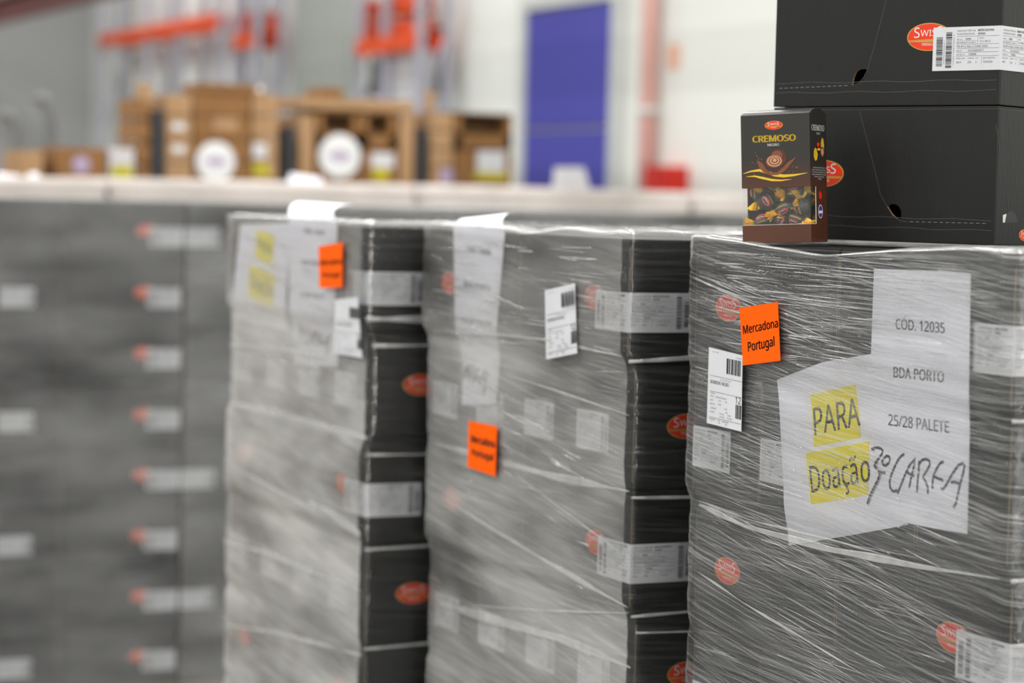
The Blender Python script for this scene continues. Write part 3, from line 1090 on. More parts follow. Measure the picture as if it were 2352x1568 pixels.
def pallet_label(si, c, label):
    """c = lower left, lower right, upper right, upper left in the photograph's pixels"""
    o = sticker('barcode_label', si, [c[0], c[1], c[2], c[3]], 'paper', label, 0.0200)
    P = [face_pt(si, x, y, 0.0209) for x, y in c]
    q = lambda u, v: P[0] + (P[1] - P[0]) * u + (P[3] - P[0]) * v
    U, V = P[1] - P[0], P[3] - P[0]
    b = MB()

    def tx(s, u0, u1, v, h, mi=1, bold=0):
        b.text3(s, q(u0, v), q(u1, v), q(u0, v + h), mi, bold)
    x = 0.52
    for w_, g_ in ((.055, .02), (.03, .03), (.05, .02), (.02, .02), (.04, .02), (.02, .012), (.03, .015), (.02, .01)):
        b.add([q(x, .70), q(x + w_, .70), q(x + w_, .90), q(x, .90)], [(0, 1, 2, 3)], 0)
        x += w_ + g_
    x = 0.81
    for w_ in (.02, .035, .02, .04):
        b.add([q(x, .15), q(x + w_, .15), q(x + w_, .33), q(x, .33)], [(0, 1, 2, 3)], 0)
        x += w_ + .015
    for v in (.635, .43, .09):
        b.add([q(.05, v), q(.97, v), q(.97, v + .004), q(.05, v + .004)], [(0, 1, 2, 3)], 0)
    tx('BOMBONS NEGRO', .06, .60, .535, .045, 0)
    tx('12', .80, .95, .345, .085, 0)
    tx('SRF 1.020', .10, .28, .945, .012)
    tx('27169/9', .78, .94, .92, .016)
    tx('8 4 8 0 0 0', .35, .65, .60, .016)
    for (s, u0, u1, v) in (('CODIGO', .07, .2, .40), ('FECHA', .07, .17, .36), ('CHOCOLAT FREY AG', .22, .55, .36), ('LOTE', .07, .16, .31), ('Cant.', .32, .4, .32), ('BULTOS', .07, .2, .26),
                           ('Ud.', .5, .57, .32), ('3456', .3, .4, .27), ('VENCE', .09, .25, .205), ('Pal.', .5, .58, .23), ('28', .52, .58, .185), ('LOTE', .07, .2, .155),
                           ('Entrada', .35, .48, .155), ('13/2020', .35, .5, .115), ('Caduc.', .58, .7, .155), ('10/2020', .57, .72, .115), ('PROVEEDOR', .06, .24, .06), ('ART', .3, .38, .06), ('UNIDADES', .42, .62, .06),
                           ('1', .12, .14, .03), ('10', .32, .38, .03), ('36', .52, .58, .03)):
        tx(s, u0, u1, v, .018)
    b.build('print', ['ink', 'ink_soft'], o)


pallet_label(0, [(1624, 971), (1703, 991), (1706, 816), (1629, 797)], 'white barcode label beside the sharp orange sticker, on the nearest stack')
pallet_label(1, [(1255, 825), (1326, 811), (1321, 650), (1252, 667)], 'white barcode label tilted upright near the top of the middle wrapped stack')
pallet_label(2, [(768, 810), (832, 822), (822, 682), (770, 688)], 'white barcode label below the orange sticker on the farthest wrapped stack')


# notices on the other two stacks
def flap(si, pts_px, out_back, name, label, n=10):
    """a paper's free top, rising above the stack's edge and bending back"""
    pass


def curved_paper(si, low, up, bend, label, extra=None):
    """paper hanging under the film: low = lower pixels (left,right), up = pixels at the stack's top edge (left,right), bend = pixels of the free top (left,right) and how far it leans back"""
    X0 = STK[si]['X0']
    b = MB()
    a0, a1 = flat_pts(si, low, 0.004)
    t0, t1 = flat_pts(si, up, 0.004)
    vs = []
    n = 40
    for i in range(n + 1):
        t = i / n
        for q in (a0 + (t0 - a0) * t, a1 + (t1 - a1) * t):
            vs.append(q + Vector((FACE[si][2](q.z).x, 0, 0)))
    t0, t1 = vs[-2].copy(), vs[-1].copy()
    f0 = hx(*bend[0], X0 - 0.004 + bend[2]); f1 = hx(*bend[1], X0 - 0.004 + bend[3])
    for i in range(1, 7):
        t = i / 6
        for p, f in ((t0, f0), (t1, f1)):
            q = p + (f - p) * t
            q.z = p.z + (f.z - p.z) * math.sin(t * math.pi / 2)
            q.x = p.x + (f.x - p.x) * t * t
            vs.append(q)
    k_ = len(vs) // 2
    fs = [(2 * i, 2 * i + 1, 2 * i + 3, 2 * i + 2) for i in range(k_ - 1)]
    b.add(vs, fs, 0, True)
    b.add([Vector(v) + Vector((-0.0004, 0, 0)) for v in vs], [tuple(reversed(f)) for f in fs], 0, True)
    return b.build('paper_notice', 'sheet', None, label, 'paper')


o = curved_paper(1, ((1062, 930), (1140, 928)), ((1042, 528), (1160, 535)), ((1072, 500), (1182, 488), 0.03, 0.06),
                 'long white code sheet whose free top bends back over the middle wrapped stack')
b = MB()
ptext(b, 1, 'CÓD. 12035', (1071, 578), (1127, 586), (1071, 568), 0.005, 1, 0.018)
ptext(b, 1, 'BDA PORTO', (1066, 658), (1126, 668), (1066, 646), 0.005, 1, 0.018)
ptext(b, 1, '26/28 PALETE', (1060, 740), (1130, 752), (1060, 728), 0.005, 1, 0.018)
for s_ in HW:
    stroke(b, 1, [(1030 + x * 0.043, 795 + y * 0.06 + x * 0.012) for x, y in s_], 0.006, 0.0056, 0)
b.build('lettering', ['marker', 'ink_soft'], o)

o = sheet('paper_notice', 2, [(552, 515), (668, 512), (664, 760), (640, 757), (538, 722)], 0.003, 'white paper notice with two yellow patches on the farthest wrapped stack')
b = MB()
b.slab(flat_pts(2, [(590, 528), (630, 540), (626, 612), (586, 590)], 0.0036), (-1, 0, 0), 0.0002)
b.slab(flat_pts(2, [(574, 608), (632, 632), (627, 708), (570, 680)], 0.0036), (-1, 0, 0), 0.0002)
conform(b.build('yellow_box', 'yellow', o, 'two bright yellow printed boxes').data, 2, True)
b = MB()
ptext(b, 2, 'PARA', (592, 572), (626, 590), (592, 545), 0.0042, 0)
ptext(b, 2, 'Doação', (576, 660), (628, 684), (576, 628), 0.0042, 0)
b.build('lettering', 'ink_soft', o)
o = curved_paper(2, ((676, 838), (776, 842)), ((664, 508), (776, 508)), ((690, 462), (812, 470), 0.05, 0.10),
                 'white code sheet whose free top bends back over the farthest wrapped stack')
b = MB()
ptext(b, 2, 'CÓD. 12035', (698, 535), (745, 540), (698, 525), 0.005, 1, 0.018)
ptext(b, 2, 'BDA PORTO', (694, 606), (745, 612), (694, 596), 0.005, 1, 0.018)
ptext(b, 2, '27/28 PALETE', (690, 680), (745, 687), (690, 670), 0.005, 1, 0.018)
for s_ in HW:
    stroke(b, 2, [(676 + x * 0.040, 735 + y * 0.045 + x * 0.006) for x, y in s_], 0.006, 0.0056, 0)
b.build('lettering', ['marker', 'ink_soft'], o)

# ---------------------------------------------------------------- the two open cartons on the nearest stack
FWD = Vector((math.sin(-YAW), math.cos(-YAW), 0)); RGT = Vector((math.cos(-YAW), -math.sin(-YAW), 0))
FWD = Vector((0.429, 0.903, 0)); RGT = Vector((0.903, -0.429, 0))


def big_carton(corner, ang, z, back, label, tear, hole_pts, line_pts, dash, extra_hole=None, roll=0.0):
    """hollow carton standing with its near upright edge at corner; its left-hand face turned ang from the picture plane"""
    ud = (-RGT * math.cos(ang) + FWD * math.sin(ang))        # along the exposed long face, away from the near edge
    vd = (RGT * math.sin(ang) + FWD * math.cos(ang))
    # local frame: -y face (or +y when back) is the exposed long face, near edge at local +x (front) / -x ... (back)
    cx = corner + ud * HX + vd * HY
    ex = -ud if not back else ud
    ey = vd if not back else -vd
    rz = math.atan2(ex.y, ex.x)
    t = thing('carton', (cx.x, cx.y, z), rz, label, 'box')
    nrm = -vd
    inv = Matrix.Translation((cx.x, cx.y, z)) @ Matrix.Rotation(rz, 4, 'Z')
    inv = inv.inverted()
    to = lambda p: inv @ hit(p[0], p[1], corner, nrm)
    sy = -1 if not back else 1
    T = 0.0035
    # front panel with a thumb hole cut through it
    b = MB(); b.bbox(-HX, HX, min(sy * HY, sy * (HY - T)), max(sy * HY, sy * (HY - T)), 0, CH, 0.0012)
    me = b.mesh('front_panel', ['carton', 'carton_in'])
    hp = [to(p) for p in hole_pts]
    c_ = MB(); c_.slab([Vector((p.x, sy * (HY - 0.02), p.z)) for p in hp], (0, sy, 0), 0.04)
    co = bpy.data.objects.new('cut', c_.mesh('cut', ['carton_in'])); C.objects.link(co)
    bm = bmesh.new(); bm.from_mesh(co.data); bmesh.ops.recalc_face_normals(bm, faces=bm.faces); bm.to_mesh(co.data); bm.free()
    bm = bmesh.new(); bm.from_mesh(me); bmesh.ops.recalc_face_normals(bm, faces=bm.faces); bm.to_mesh(me); bm.free()
    po = bpy.data.objects.new('tmp', me); C.objects.link(po)
    md = po.modifiers.new('b', 'BOOLEAN'); md.object = co; md.operation = 'DIFFERENCE'; md.solver = 'EXACT'; md.material_mode = 'TRANSFER' if hasattr(md, 'material_mode') else md.material_mode
    dg = bpy.context.evaluated_depsgraph_get(); dg.update()
    me2 = bpy.data.meshes.new_from_object(po.evaluated_get(dg)); me2.name = 'front_panel'
    bpy.data.objects.remove(po); bpy.data.objects.remove(co)
    obj('front_panel', me2, t)
    b = MB()
    o_ = sorted((-sy * HY, -sy * (HY - T)))
    b.bbox(-HX, HX, o_[0], o_[1], 0, CH, 0.0012)
    for sx in (-1, 1):
        q = sorted((sx * HX, sx * (HX - T)))
        b.bbox(q[0], q[1], -HY + T, HY - T, 0, CH, 0.0012)
    b.box(-HX + T, HX - T, -HY + T, HY - T, 0.0, T)
    b.build('body', ['carton'], t)
    for sgn in (-1, 1):
        b = MB(); y = sorted((0.0006 * sgn, sgn * (HY - 0.0005)))
        b.bbox(-HX + 0.001, HX - 0.001, y[0], y[1], CH + 0.0002, CH + 0.003, 0.001); b.build('top_flap', 'carton', t)
        b = MB(); y = sorted((0.0006 * sgn, sgn * (HY - 0.001)))
        b.box(-HX + 0.001, HX - 0.001, y[0], y[1], CH - 0.0006, CH + 0.0002); b.build('board_edge', 'edge', t)
    # tear line (solid score, then dashes)
    n_ = Vector((0, sy, 0))
    b = MB()
    pts = [to(p) for p in line_pts]
    pts = [Vector((p.x, sy * HY, p.z)) for p in pts]
    b.strip(pts, 0.0007, n_, 0, 0.0003)
    b.build('score_line', 'groove', t)
    b = MB()
    d0, d1 = to(dash[0]), to(dash[1])
    nd_ = 13
    for i in range(nd_):
        p = d0 + (d1 - d0) * (i / nd_); q = d0 + (d1 - d0) * ((i + 0.6) / nd_)
        b.strip([Vector((p.x, sy * HY, p.z)), Vector((q.x, sy * HY, q.z))], 0.0006, n_, 0, 0.0003)
    b.build('perforation', 'perf', t, 'dashed tear perforation')
    b = MB()
    for zz in (0.021, 0.036):
        w0 = [Vector((-HX + 0.004 + (CL - 0.008) * i / 12, sy * HY, zz + 0.0012 * math.sin(i * 1.7 + zz * 300))) for i in range(13)]
        b.strip(w0, 0.0007, n_, 0, 0.0003)
    b.build('fold_crease', 'groove', t)
    if extra_hole:
        extra_hole(t, inv, corner, ud, vd)
    return t, inv, nrm


TC = RGT * ((2273 - 1176) / 5500 * 3.45) + FWD * 3.45
TC1 = Vector((TC.x, TC.y, 0))
ANG = math.radians(42)
gr = 'black cartons standing loose on the nearest stack'


def side_hole(t, inv, corner, ud, vd):
    """thumb hole and score on the short end of the lower carton"""
    n_ = -ud                                        # outward normal of the short end at the near edge: faces away from ud
    to = lambda p: inv @ hit(p[0], p[1], corner, -ud)
    hp = [to(p) for p in [(2306, 512), (2310, 495), (2318, 485), (2327, 485), (2334, 495), (2338, 511)]]
    x = hp[0].x
    sx = 1 if x > 0 else -1
    b = MB(); b.slab([Vector((sx * (HX - 0.001), p.y, p.z)) for p in hp], (sx, 0, 0), 0.0012, 0)
    b.build('thumb_hole', 'dark_plastic', t)
    b = MB(); q = [to(p) for p in [(2303, 511), (2303, 494), (2311, 491), (2307, 511)]]
    b.slab([Vector((sx * (HX - 0.0006), p.y, p.z)) for p in q], (sx, 0, 0), 0.0012, 0)
    b.build('torn_board', 'white_edge', t, 'torn pale board beside the thumb hole')
    b = MB(); q = [to(p) for p in [(2287, 285), (2300, 370), (2312, 440), (2318, 486)]]
    b.strip([Vector((sx * HX, p.y, p.z)) for p in q], 0.0007, (sx, 0, 0), 0, 0.0003)
    b.build('score_line', 'groove', t)


low, inv, nrm = big_carton(TC1, ANG, ZT + 0.0065, True, 'loose black carton standing directly on the film behind the chocolate pack', None,
                           [(2038, 473), (2045, 469), (2054, 468), (2064, 473), (2070, 484), (2070, 500), (2068, 506), (2058, 501), (2048, 491), (2042, 482)],
                           [(1974, 254), (1984, 290), (1998, 345), (2012, 400), (2022, 445), (2037, 473), (2050, 494), (2070, 507), (2084, 509)], [(2090, 509), (2270, 513)], side_hole)
obj('emblem', ME['logo_b'], low, 'red oval emblem partly behind the chocolate pack')
b = MB()
q = inv @ hit(2352, 540, TC1, -(-RGT * math.cos(ANG) + FWD * math.sin(ANG)))
sx = 1 if q.x > 0 else -1
bl = logo_mesh((sx * HX, q.y, q.z), Vector((0, sx, 0)), Z_, Vector((sx, 0, 0)), 0.03, 0.017)
obj('emblem', bl, low, 'small red emblem on the short end')
up, inv, nrm = big_carton(TC1, ANG, ZT + 0.0065 + CH + 0.0045, False, 'loose black carton on top of another, white label wrapped round its near edge', None,
                          [(1957, 196), (1960, 178), (1966, 165), (1974, 159), (1985, 158), (1992, 160), (1990, 170), (1982, 184), (1970, 194)],
                          [(2036, 0), (2022, 55), (2010, 100), (2000, 135), (1993, 160), (1984, 178), (1972, 192), (1955, 196)], [(1790, 203), (1952, 196)])
add_parts(up, body=False, lf=True, lb=False, lab=True, printed=True)

# ---------------------------------------------------------------- chocolate pack
BW, BD, BH = 0.108, 0.067, 0.1885
PA = math.radians(28)
N0 = RGT * ((1856 - 1176) / 5500 * 3.50) + FWD * 3.50
ud = -RGT * math.cos(PA) + FWD * math.sin(PA)
vd = RGT * math.sin(PA) + FWD * math.cos(PA)
pack = thing('chocolate_box', (0, 0, 0), 0, 'small dark gift box of chocolates with a clear window, standing on the nearest stack', 'box')
# local: x along the front from left to right, y into depth, z up; origin at near lower right corner
Rm = Matrix((( -ud.x, vd.x, 0), (-ud.y, vd.y, 0), (0, 0, 1))).to_4x4()
tilt = Matrix.Rotation(math.radians(-3.0), 4, 'Y')
PACK_M = Matrix.Translation((N0.x, N0.y, ZT + 0.0040)) @ Rm @ tilt
pack.matrix_world = PACK_M
T = 0.0008
WZ0, WZ1, WS = 0.0270, 0.0815, 0.021
b = MB()
b.box(-BW, 0, 0, T, 0, WZ0); b.box(-BW, 0, 0, T, WZ1, BH)                       # front
for x0, x1 in ((-T, 0), (-BW, -BW + T)):                                        # sides
    b.box(x0, x1, T, BD, 0, WZ0); b.box(x0, x1, T, BD, WZ1, BH); b.box(x0, x1, WS, BD, WZ0, WZ1)
b.box(-BW, 0, BD - T, BD, 0, BH)
b.box(-BW, 0, T, BD - T, 0, T)
pr = []
for i in range(13):
    t_ = i / 12
    pr.append((T + (BD - T) * t_, BH + 0.0085 * math.sin(math.pi * t_) ** 0.8))
vs = []
for y, z in pr:
    vs += [(-BW, y, z), (0, y, z)]
b.add(vs, [(2 * i, 2 * i + 1, 2 * i + 3, 2 * i + 2) for i in range(12)], 0, True)
for x in (-BW, 0):
    b.add([(x, y, z) for y, z in pr] + [(x, BD, BH - .0001), (x, T, BH - .0001)], [tuple(range(15))], 0)
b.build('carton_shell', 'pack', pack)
b = MB()
b.box(-BW, 0, -0.0001, T, WZ0 - 0.0004, WZ0 + 0.0001); b.box(-0.0006, 0.0001, T, WS, WZ0 - 0.0004, WZ0 + 0.0001); b.box(-0.0006, 0.0002, WS - 0.0001, WS + 0.0007, WZ0, WZ1)
b.build('cut_edge', 'white_edge', pack, 'pale cut edge of the window')
b = MB()
b.box(-BW + 0.0002, -0.0002, 0.0003, 0.0006, WZ0, WZ1); b.box(-0.0006, -0.0003, 0.0006, WS, WZ0, WZ1); b.box(-BW + .0003, -BW + 0.0006, 0.0006, WS, WZ0, WZ1)
b.build('window_pane', 'pane', pack, 'clear plastic window')
# print, front
FXL = lambda x, y: -BW + (x - (75 + (y - 105) / 1365 * 50)) / 680 * BW
FZ = lambda y: (1470 - y) / 1365 * BH
F = lambda x, y, l=0.0002: Vector((FXL(x, y), -l, FZ(y)))
b = MB()
b.text('CREMOSO', F(200, 393), X_, Z_, 0.0092, FXL(630, 393) - FXL(200, 393), 0, 0.035)
b.text('NEGRO', F(352, 440), X_, Z_, 0.0037, FXL(466, 440) - FXL(352, 440), 1, 0.02)
b.build('lettering', ['gold_print', 'white'], pack)
obj('emblem', logo_mesh((FXL(408, 220), 0, FZ(220)), X_, Z_, -Y_, 0.0286, 0.0130, 0.0002), pack, 'red oval emblem')
b = MB()
w1 = [(115, 722), (190, 700), (275, 692), (350, 715), (430, 748), (520, 762), (620, 757), (750, 738)]
b.strip([F(x, y) for x, y in w1], [0.0004, 0.0022, 0.0036, 0.0044, 0.0046, 0.0042, 0.003, 0.0004], (0, -1, 0), 0)
w2 = [(145, 755), (230, 753), (310, 775), (400, 800), (490, 808), (595, 800)]
b.strip([F(x, y) for x, y in w2], [0.0004, 0.0022, 0.0034, 0.0032, 0.0022, 0.0004], (0, -1, 0), 0)
arm = [(255, 590), (290, 640), (330, 700), (390, 735), (460, 735), (520, 690), (570, 630), (635, 568)]
b.strip([F(x, y, 0.0003) for x, y in arm], [0.002, 0.008, 0.006, 0.004, 0.004, 0.006, 0.005, 0.0006], (0, -1, 0), 1)
b.ell(F(462, 565, 0.0004), X_ * 0.0132, Z_ * 0.0126, -Y_, 0, 2)
b.ell(F(448, 545, 0.0005), X_ * 0.0085, Z_ * 0.0075, -Y_, 0, 1)
b.ell(F(422, 603, 0.0006), X_ * 0.0134, Z_ * 0.0094, -Y_, 0, 1)
for k_, (sc, m_) in enumerate(((0.86, 3), (0.72, 1), (0.56, 3), (0.40, 1), (0.24, 3))):
    b.ell(F(424 + k_, 600 - 2 * k_, 0.0007 + 0.0001 * k_), X_ * 0.0134 * sc, Z_ * 0.0094 * sc, -Y_, 0, m_, 28)
for x, y, r in ((232, 500, 6), (248, 540, 7), (265, 570, 8), (240, 620, 6), (205, 608, 8), (295, 575, 8), (645, 676, 12), (605, 665, 7), (570, 720, 7), (610, 730, 7), (645, 550, 5), (225, 733, 8), (565, 672, 5)):
    b.ell(F(x, y, 0.0005), X_ * r * 0.00016, Z_ * r * 0.00014, -Y_, 0, 1, 12)
b.build('printed_picture', ['gold_print', 'choc', 'choc_dark', 'cream'], pack, 'printed chocolate ball with splash and gold waves')
# print, side (x = 0 plane); crop coordinates 760..1000 across the side
SY = lambda x, y: (x - (758 + (y - 105) / 1365 * 42)) / 232 * BD
G = lambda x, y, l=0.0002: Vector((l, SY(x, y), FZ(y - 6)))
b = MB()
b.text('CREMOSO', G(790, 292), Y_, Z_, 0.0082, SY(970, 292) - SY(790, 292), 0, 0.02)
b.text('NEGRO', G(860, 333), Y_, Z_, 0.003, SY(912, 333) - SY(860, 333), 0, 0.01)
for i, (x0, x1, t_) in enumerate(((815, 985, 'Bombones de chocolate'), (800, 995, 'negro relleno de crema'), (798, 998, 'con cacao. Envueltos uno'), (800, 1000, 'a uno. Conservar en lugar'), (835, 975, 'fresco y seco.'), (890, 935, '300 g'))):
    b.text(t_, G(x0, 692 + 24 * i), Y_, Z_, 0.0021, SY(x1, 690) - SY(x0, 690), 0, 0.012)
b.build('lettering', 'white', pack)
b = MB()
b.ell(G(850, 545), Y_ * 0.0085, Z_ * 0.0100, X_, 0, 0, 7)
b.ell(G(946, 450), Y_ * 0.0068, Z_ * 0.0125, X_, 0, 0, 7)
b.ell(G(888, 470), Y_ * 0.0085, Z_ * 0.0085, X_, 0, 4, 20)
b.ell(G(885, 440, 0.0003), Y_ * 0.006, Z_ * 0.0035, X_, 0, 3, 16)
b.ell(G(893, 490, 0.0004), Y_ * 0.0075, Z_ * 0.0022, X_, 0, 0, 6)
b.ell(G(944, 515, 0.0003), Y_ * 0.0075, Z_ * 0.0078, X_, 0, 1, 20)
b.ell(G(944, 515, 0.0004), Y_ * 0.005, Z_ * 0.005, X_, 0, 2, 20)
b.ell(G(920, 978), Y_ * 0.0058, Z_ * 0.0062, X_, 0, 3, 8)
b.ell(G(925, 1150), Y_ * 0.0092, Z_ * 0.0102, X_, 0, 5, 28)
b.ell(G(925, 1150, 0.0003), Y_ * 0.0078, Z_ * 0.0088, X_, 0, 6, 28)
b.add([G(900, 1172, 0.0004), G(950, 1170, 0.0004), G(950, 1140, 0.0004), G(900, 1142, 0.0004)], [(0, 1, 2, 3)], 5)
b.build('printed_picture', ['gold_print', 'choc', 'cream', 'red', 'candy', 'white', 'violet'], pack, 'printed sweets and a blue seal on the side')


# wrapped sweets behind the window
def candy_parts():
    R_ = 0.0125
    b = MB()
    n, mth_ = 24, 14
    vs = []
    for j in range(mth_ + 1):
        a = math.pi * j / mth_
        for i in range(n):
            t_ = 2 * math.pi * i / n
            r = R_ * math.sin(a) * (1 + 0.04 * noise.noise(Vector((i * 1.3, j * 0.9, 0))))
            vs.append((-0.0155 * math.cos(a), r * math.cos(t_), r * math.sin(t_)))
    fs = [(j * n + i, j * n + (i + 1) % n, (j + 1) * n + (i + 1) % n, (j + 1) * n + i) for j in range(mth_) for i in range(n)]
    b.add(vs, fs, 0, True)
    body = b.mesh('sweet_body', ['candy'])

    def wrap(x, z, r=R_ + 0.0003):
        a = z / r
        k_ = math.sqrt(max(0.1, 1 - (x / 0.0158) ** 2))
        return (x, -r * k_ * math.cos(a), r * k_ * math.sin(a))
    b = MB()
    ring = lambda rx, rz, seg=20: [(rx * math.cos(2 * math.pi * i / seg), rz * math.sin(2 * math.pi * i / seg)) for i in range(seg)]
    b.add([wrap(x, z - 0.001) for x, z in ring(0.0078, 0.0042)], [tuple(range(20))], 0)
    for s_, x0, w_, z0, h_, mi, bo in (('SWISS', -0.0045, 0.009, -0.0008, 0.0020, 1, 0.0),):
        vv, ff, w0 = text_geo(s_, bo)
        b.add([wrap(x0 + x / w0 * w_, z0 + y / CAP * h_, R_ + 0.0005) for x, y in vv], ff, mi)
    vv, ff, w0 = text_geo('CREMOSO', 0.0)
    b.add([wrap(-0.009 + x / w0 * 0.018, 0.0062 + y / CAP * 0.0026, R_ + 0.0004) for x, y in vv], ff, 2)
    logo = b.mesh('sweet_emblem', ['red', 'white', 'gold_print'])
    b = MB()
    for sg in (-1,):
        n = 28
        vs = []
        for j in range(5):
            t_ = j / 4
            rr = 0.0032 + 0.0100 * t_ ** 0.7
            for i in range(n):
                a = 2 * math.pi * i / n
                pl = 1 + (0.28 if i % 2 else -0.22) * (0.4 + 0.6 * t_)
                fl = 0.5 + 0.5 * abs(math.cos(a))
                vs.append((0.0140 + 0.0125 * t_ * (1 + 0.12 * math.sin(3 * a)), rr * pl * math.cos(a), rr * pl * fl * math.sin(a) * 0.75))
        b.add(vs, [(j * n + i, j * n + (i + 1) % n, (j + 1) * n + (i + 1) % n, (j + 1) * n + i) for j in range(4) for i in range(n)], 0)
    tw = b.mesh('twist', ['foil'])
    return body, logo, tw


cb, cl_, ct = candy_parts()
# x, y (depth), z inside the pack; turn about y (in the window plane), spin about own axis
SW = [(-0.076, 0.0165, 0.060, 58, -25, 'upper black sweet at the window, emblem turned on edge'),
      (-0.047, 0.0160, 0.050, -22, 15, 'black sweet in the middle of the window, emblem upside down'),
      (-0.031, 0.0200, 0.075, 172, 20, 'black sweet at the top of the window beside the side panel'),
      (-0.066, 0.0240, 0.086, 35, 60, 'sweet whose gold twist hangs at the window top'),
      (-0.090, 0.0210, 0.076, 95, 40, 'sweet at the open side of the window, upper one'),
      (-0.081, 0.0200, 0.033, 165, 30, 'sweet lying at the window bottom by the open side'),
      (-0.055, 0.0190, 0.034, 125, -30, 'sweet at the window bottom with a fanned gold twist'),
      (-0.029, 0.0175, 0.033, 20, 10, 'sweet at the window bottom with a crumpled gold twist'),
      (-0.019, 0.0175, 0.050, 80, 40, 'sweet at the window corner with a bright gold twist'),
      (-0.045, 0.046, 0.060, 20, 0, None), (-0.075, 0.047, 0.040, -30, 0, None), (-0.028, 0.046, 0.075, 30, 0, None), (-0.078, 0.047, 0.070, 10, 0, None), (-0.050, 0.047, 0.030, 5, 0, None), (-0.030, 0.047, 0.040, 15, 0, None)]
for x, y, z, a, sp, lb_ in SW:
    t = thing('wrapped_sweet', (0, 0, 0), 0, lb_ or 'black wrapped sweet lying behind the others in the chocolate box', 'sweet', 'wrapped sweets in the chocolate box')
    t.matrix_world = PACK_M @ Matrix.Translation((x, y, z)) @ Matrix.Rotation(math.radians(a), 4, 'Y') @ Matrix.Rotation(math.radians(sp), 4, 'X')
    obj('sweet_body', cb, t); obj('emblem', cl_, t, 'red emblem with lettering')
    obj('twist', ct, t, 'gold foil twist')
    t2 = obj('twist', ct, t, 'gold foil twist'); t2.rotation_euler = (0, 0, math.pi)

# ---------------------------------------------------------------- dark stacks across the aisle
LY = 7.576
LZB = ZC - 0.030 - 8 * LAYER                # their base height (on taller pallets)
LX = [(-1.25, 0.0), (0.0, 1.2), (1.21, 2.41), (2.425, 3.625), (3.64, 4.84)]
LE = 2.392                                  # right-hand end of the second stack
stacks = [(LE - 2.41, LE - 1.21), (LE - 1.2, LE), (LE + 0.012, LE + 1.212), (LE + 1.224, LE + 2.424), (LE + 2.436, LE + 3.636)]
for pi, (xa, xb) in enumerate(stacks):
    nm = ['first', 'second', 'third', 'fourth', 'fifth'][pi]
    g = 'black cartons of the dark row across the aisle'
    vis_layers = {0: range(0), 1: range(8), 2: range(8), 3: range(2), 4: range(0)}[pi]
    if pi in (0, 4):
        continue
    for li in vis_layers:
        z = LZB + (7 - li) * LAYER
        zlab = 'black carton, dark row across the aisle, %s layer, ' % ORD[li]
        if pi == 1:
            spec = [(0.2, 'b'), (0.6, 'p'), (1.0, 'f')] if li % 2 == 0 else [(0.2, 'f'), (0.5, 's'), (0.7, 's'), (1.0, 'f')]
            spec = [(u, k_) for u, k_ in spec if u > 0.45]
        elif pi == 2:
            spec = [(0.1, 's'), (0.4, 'p')] if li in (0, 4, 6) else [(0.2, 'p'), (0.6, 'p')]
            if li == 0:
                spec += [(0.8, 'p')] if spec[-1][0] == 0.4 else []
                spec += [(1.1, 'x')]
            elif li > 1:
                spec = spec[:1]
        else:
            spec = [(0.2, 'b'), (0.6, 'b'), (1.0, 'b')] if li == 0 else []
        nx_ = 0
        for u, k_ in spec:
            nx_ += 1
            where = ['first', 'second', 'third', 'fourth'][nx_ - 1] + ['', ' before the seam', ' past the seam', ' behind the chocolate pack'][pi]
            jx, jy = random.uniform(-.003, .003), random.uniform(0, .006)
            if k_ == 's':
                carton(xa + u + jx, LY + 0.2 + jy, z, -math.pi / 2, zlab + where, g, lf=False, lb=False, lab=True, printed=True)
            elif k_ == 'x':
                carton(xa + u + jx, LY + 0.2 + jy, z, math.pi / 2, zlab + where, g, lf=False, lb=False, lab=False)
            elif k_ == 'f':
                carton(xa + u + jx, LY + 0.1 + jy, z, 0, zlab + where, g, lf=True, lb=False, lab=True, printed=True)
            else:
                carton(xa + u + jx, LY + 0.1 + jy, z, math.pi, zlab + where, g, lf=False, lb=k_ == 'b', lab=False)
    # film
    t = thing('stretch_film', (0, 0, 0), 0, ['', 'thin clear stretch film round the dark stack behind the farthest wrapped one', 'clear stretch film round the dark stack just past the seam', 'pale stretch film round the dark stack behind the chocolate pack', ''][pi], 'film')
    vs, uvs, fs = [], [], []
    nx2, nz2 = 40, 60
    zb = LZB - 0.05
    zt = LZB + 8 * LAYER + 0.004
    for j in range(nz2 + 1):
        for i in range(nx2 + 1):
            u, w_ = i / nx2, j / nz2
            x, z = xa - 0.004 + (xb - xa + 0.008) * u, zb + (zt - zb) * w_
            y = LY - 0.012 - 0.003 * noise.noise(Vector((x * 3, z * 12, pi)))
            vs.append((x, y, z)); uvs.append((x, z))
    for i in range(nx2 + 1):
        x = xa - 0.004 + (xb - xa + 0.008) * i / nx2
        vs.append((x, LY + 0.05, zt + 0.003)); uvs.append((x, zt + 0.06))
    n = nx2 + 1
    fs = [(j * n + i, j * n + i + 1, (j + 1) * n + i + 1, (j + 1) * n + i) for j in range(nz2 + 1) for i in range(nx2)]
    me = bpy.data.meshes.new('film_sheet'); me.from_pydata(vs, [], fs)
    ul = me.uv_layers.new(name='UVMap')
    for lp in me.loops:
        ul.data[lp.index].uv = uvs[lp.vertex_index]
    me.materials.append(M['film_far' if pi == 1 else 'film_far2'])
    me.polygons.foreach_set('use_smooth', [True] * len(fs))
    obj('film_sheet', me, t)
    pallet(xa, xb, LY, LY + 0.8, LZB, 'wooden pallet under the %s dark stack across the aisle' % ['', 'long', 'seam side', 'pale', ''][pi])

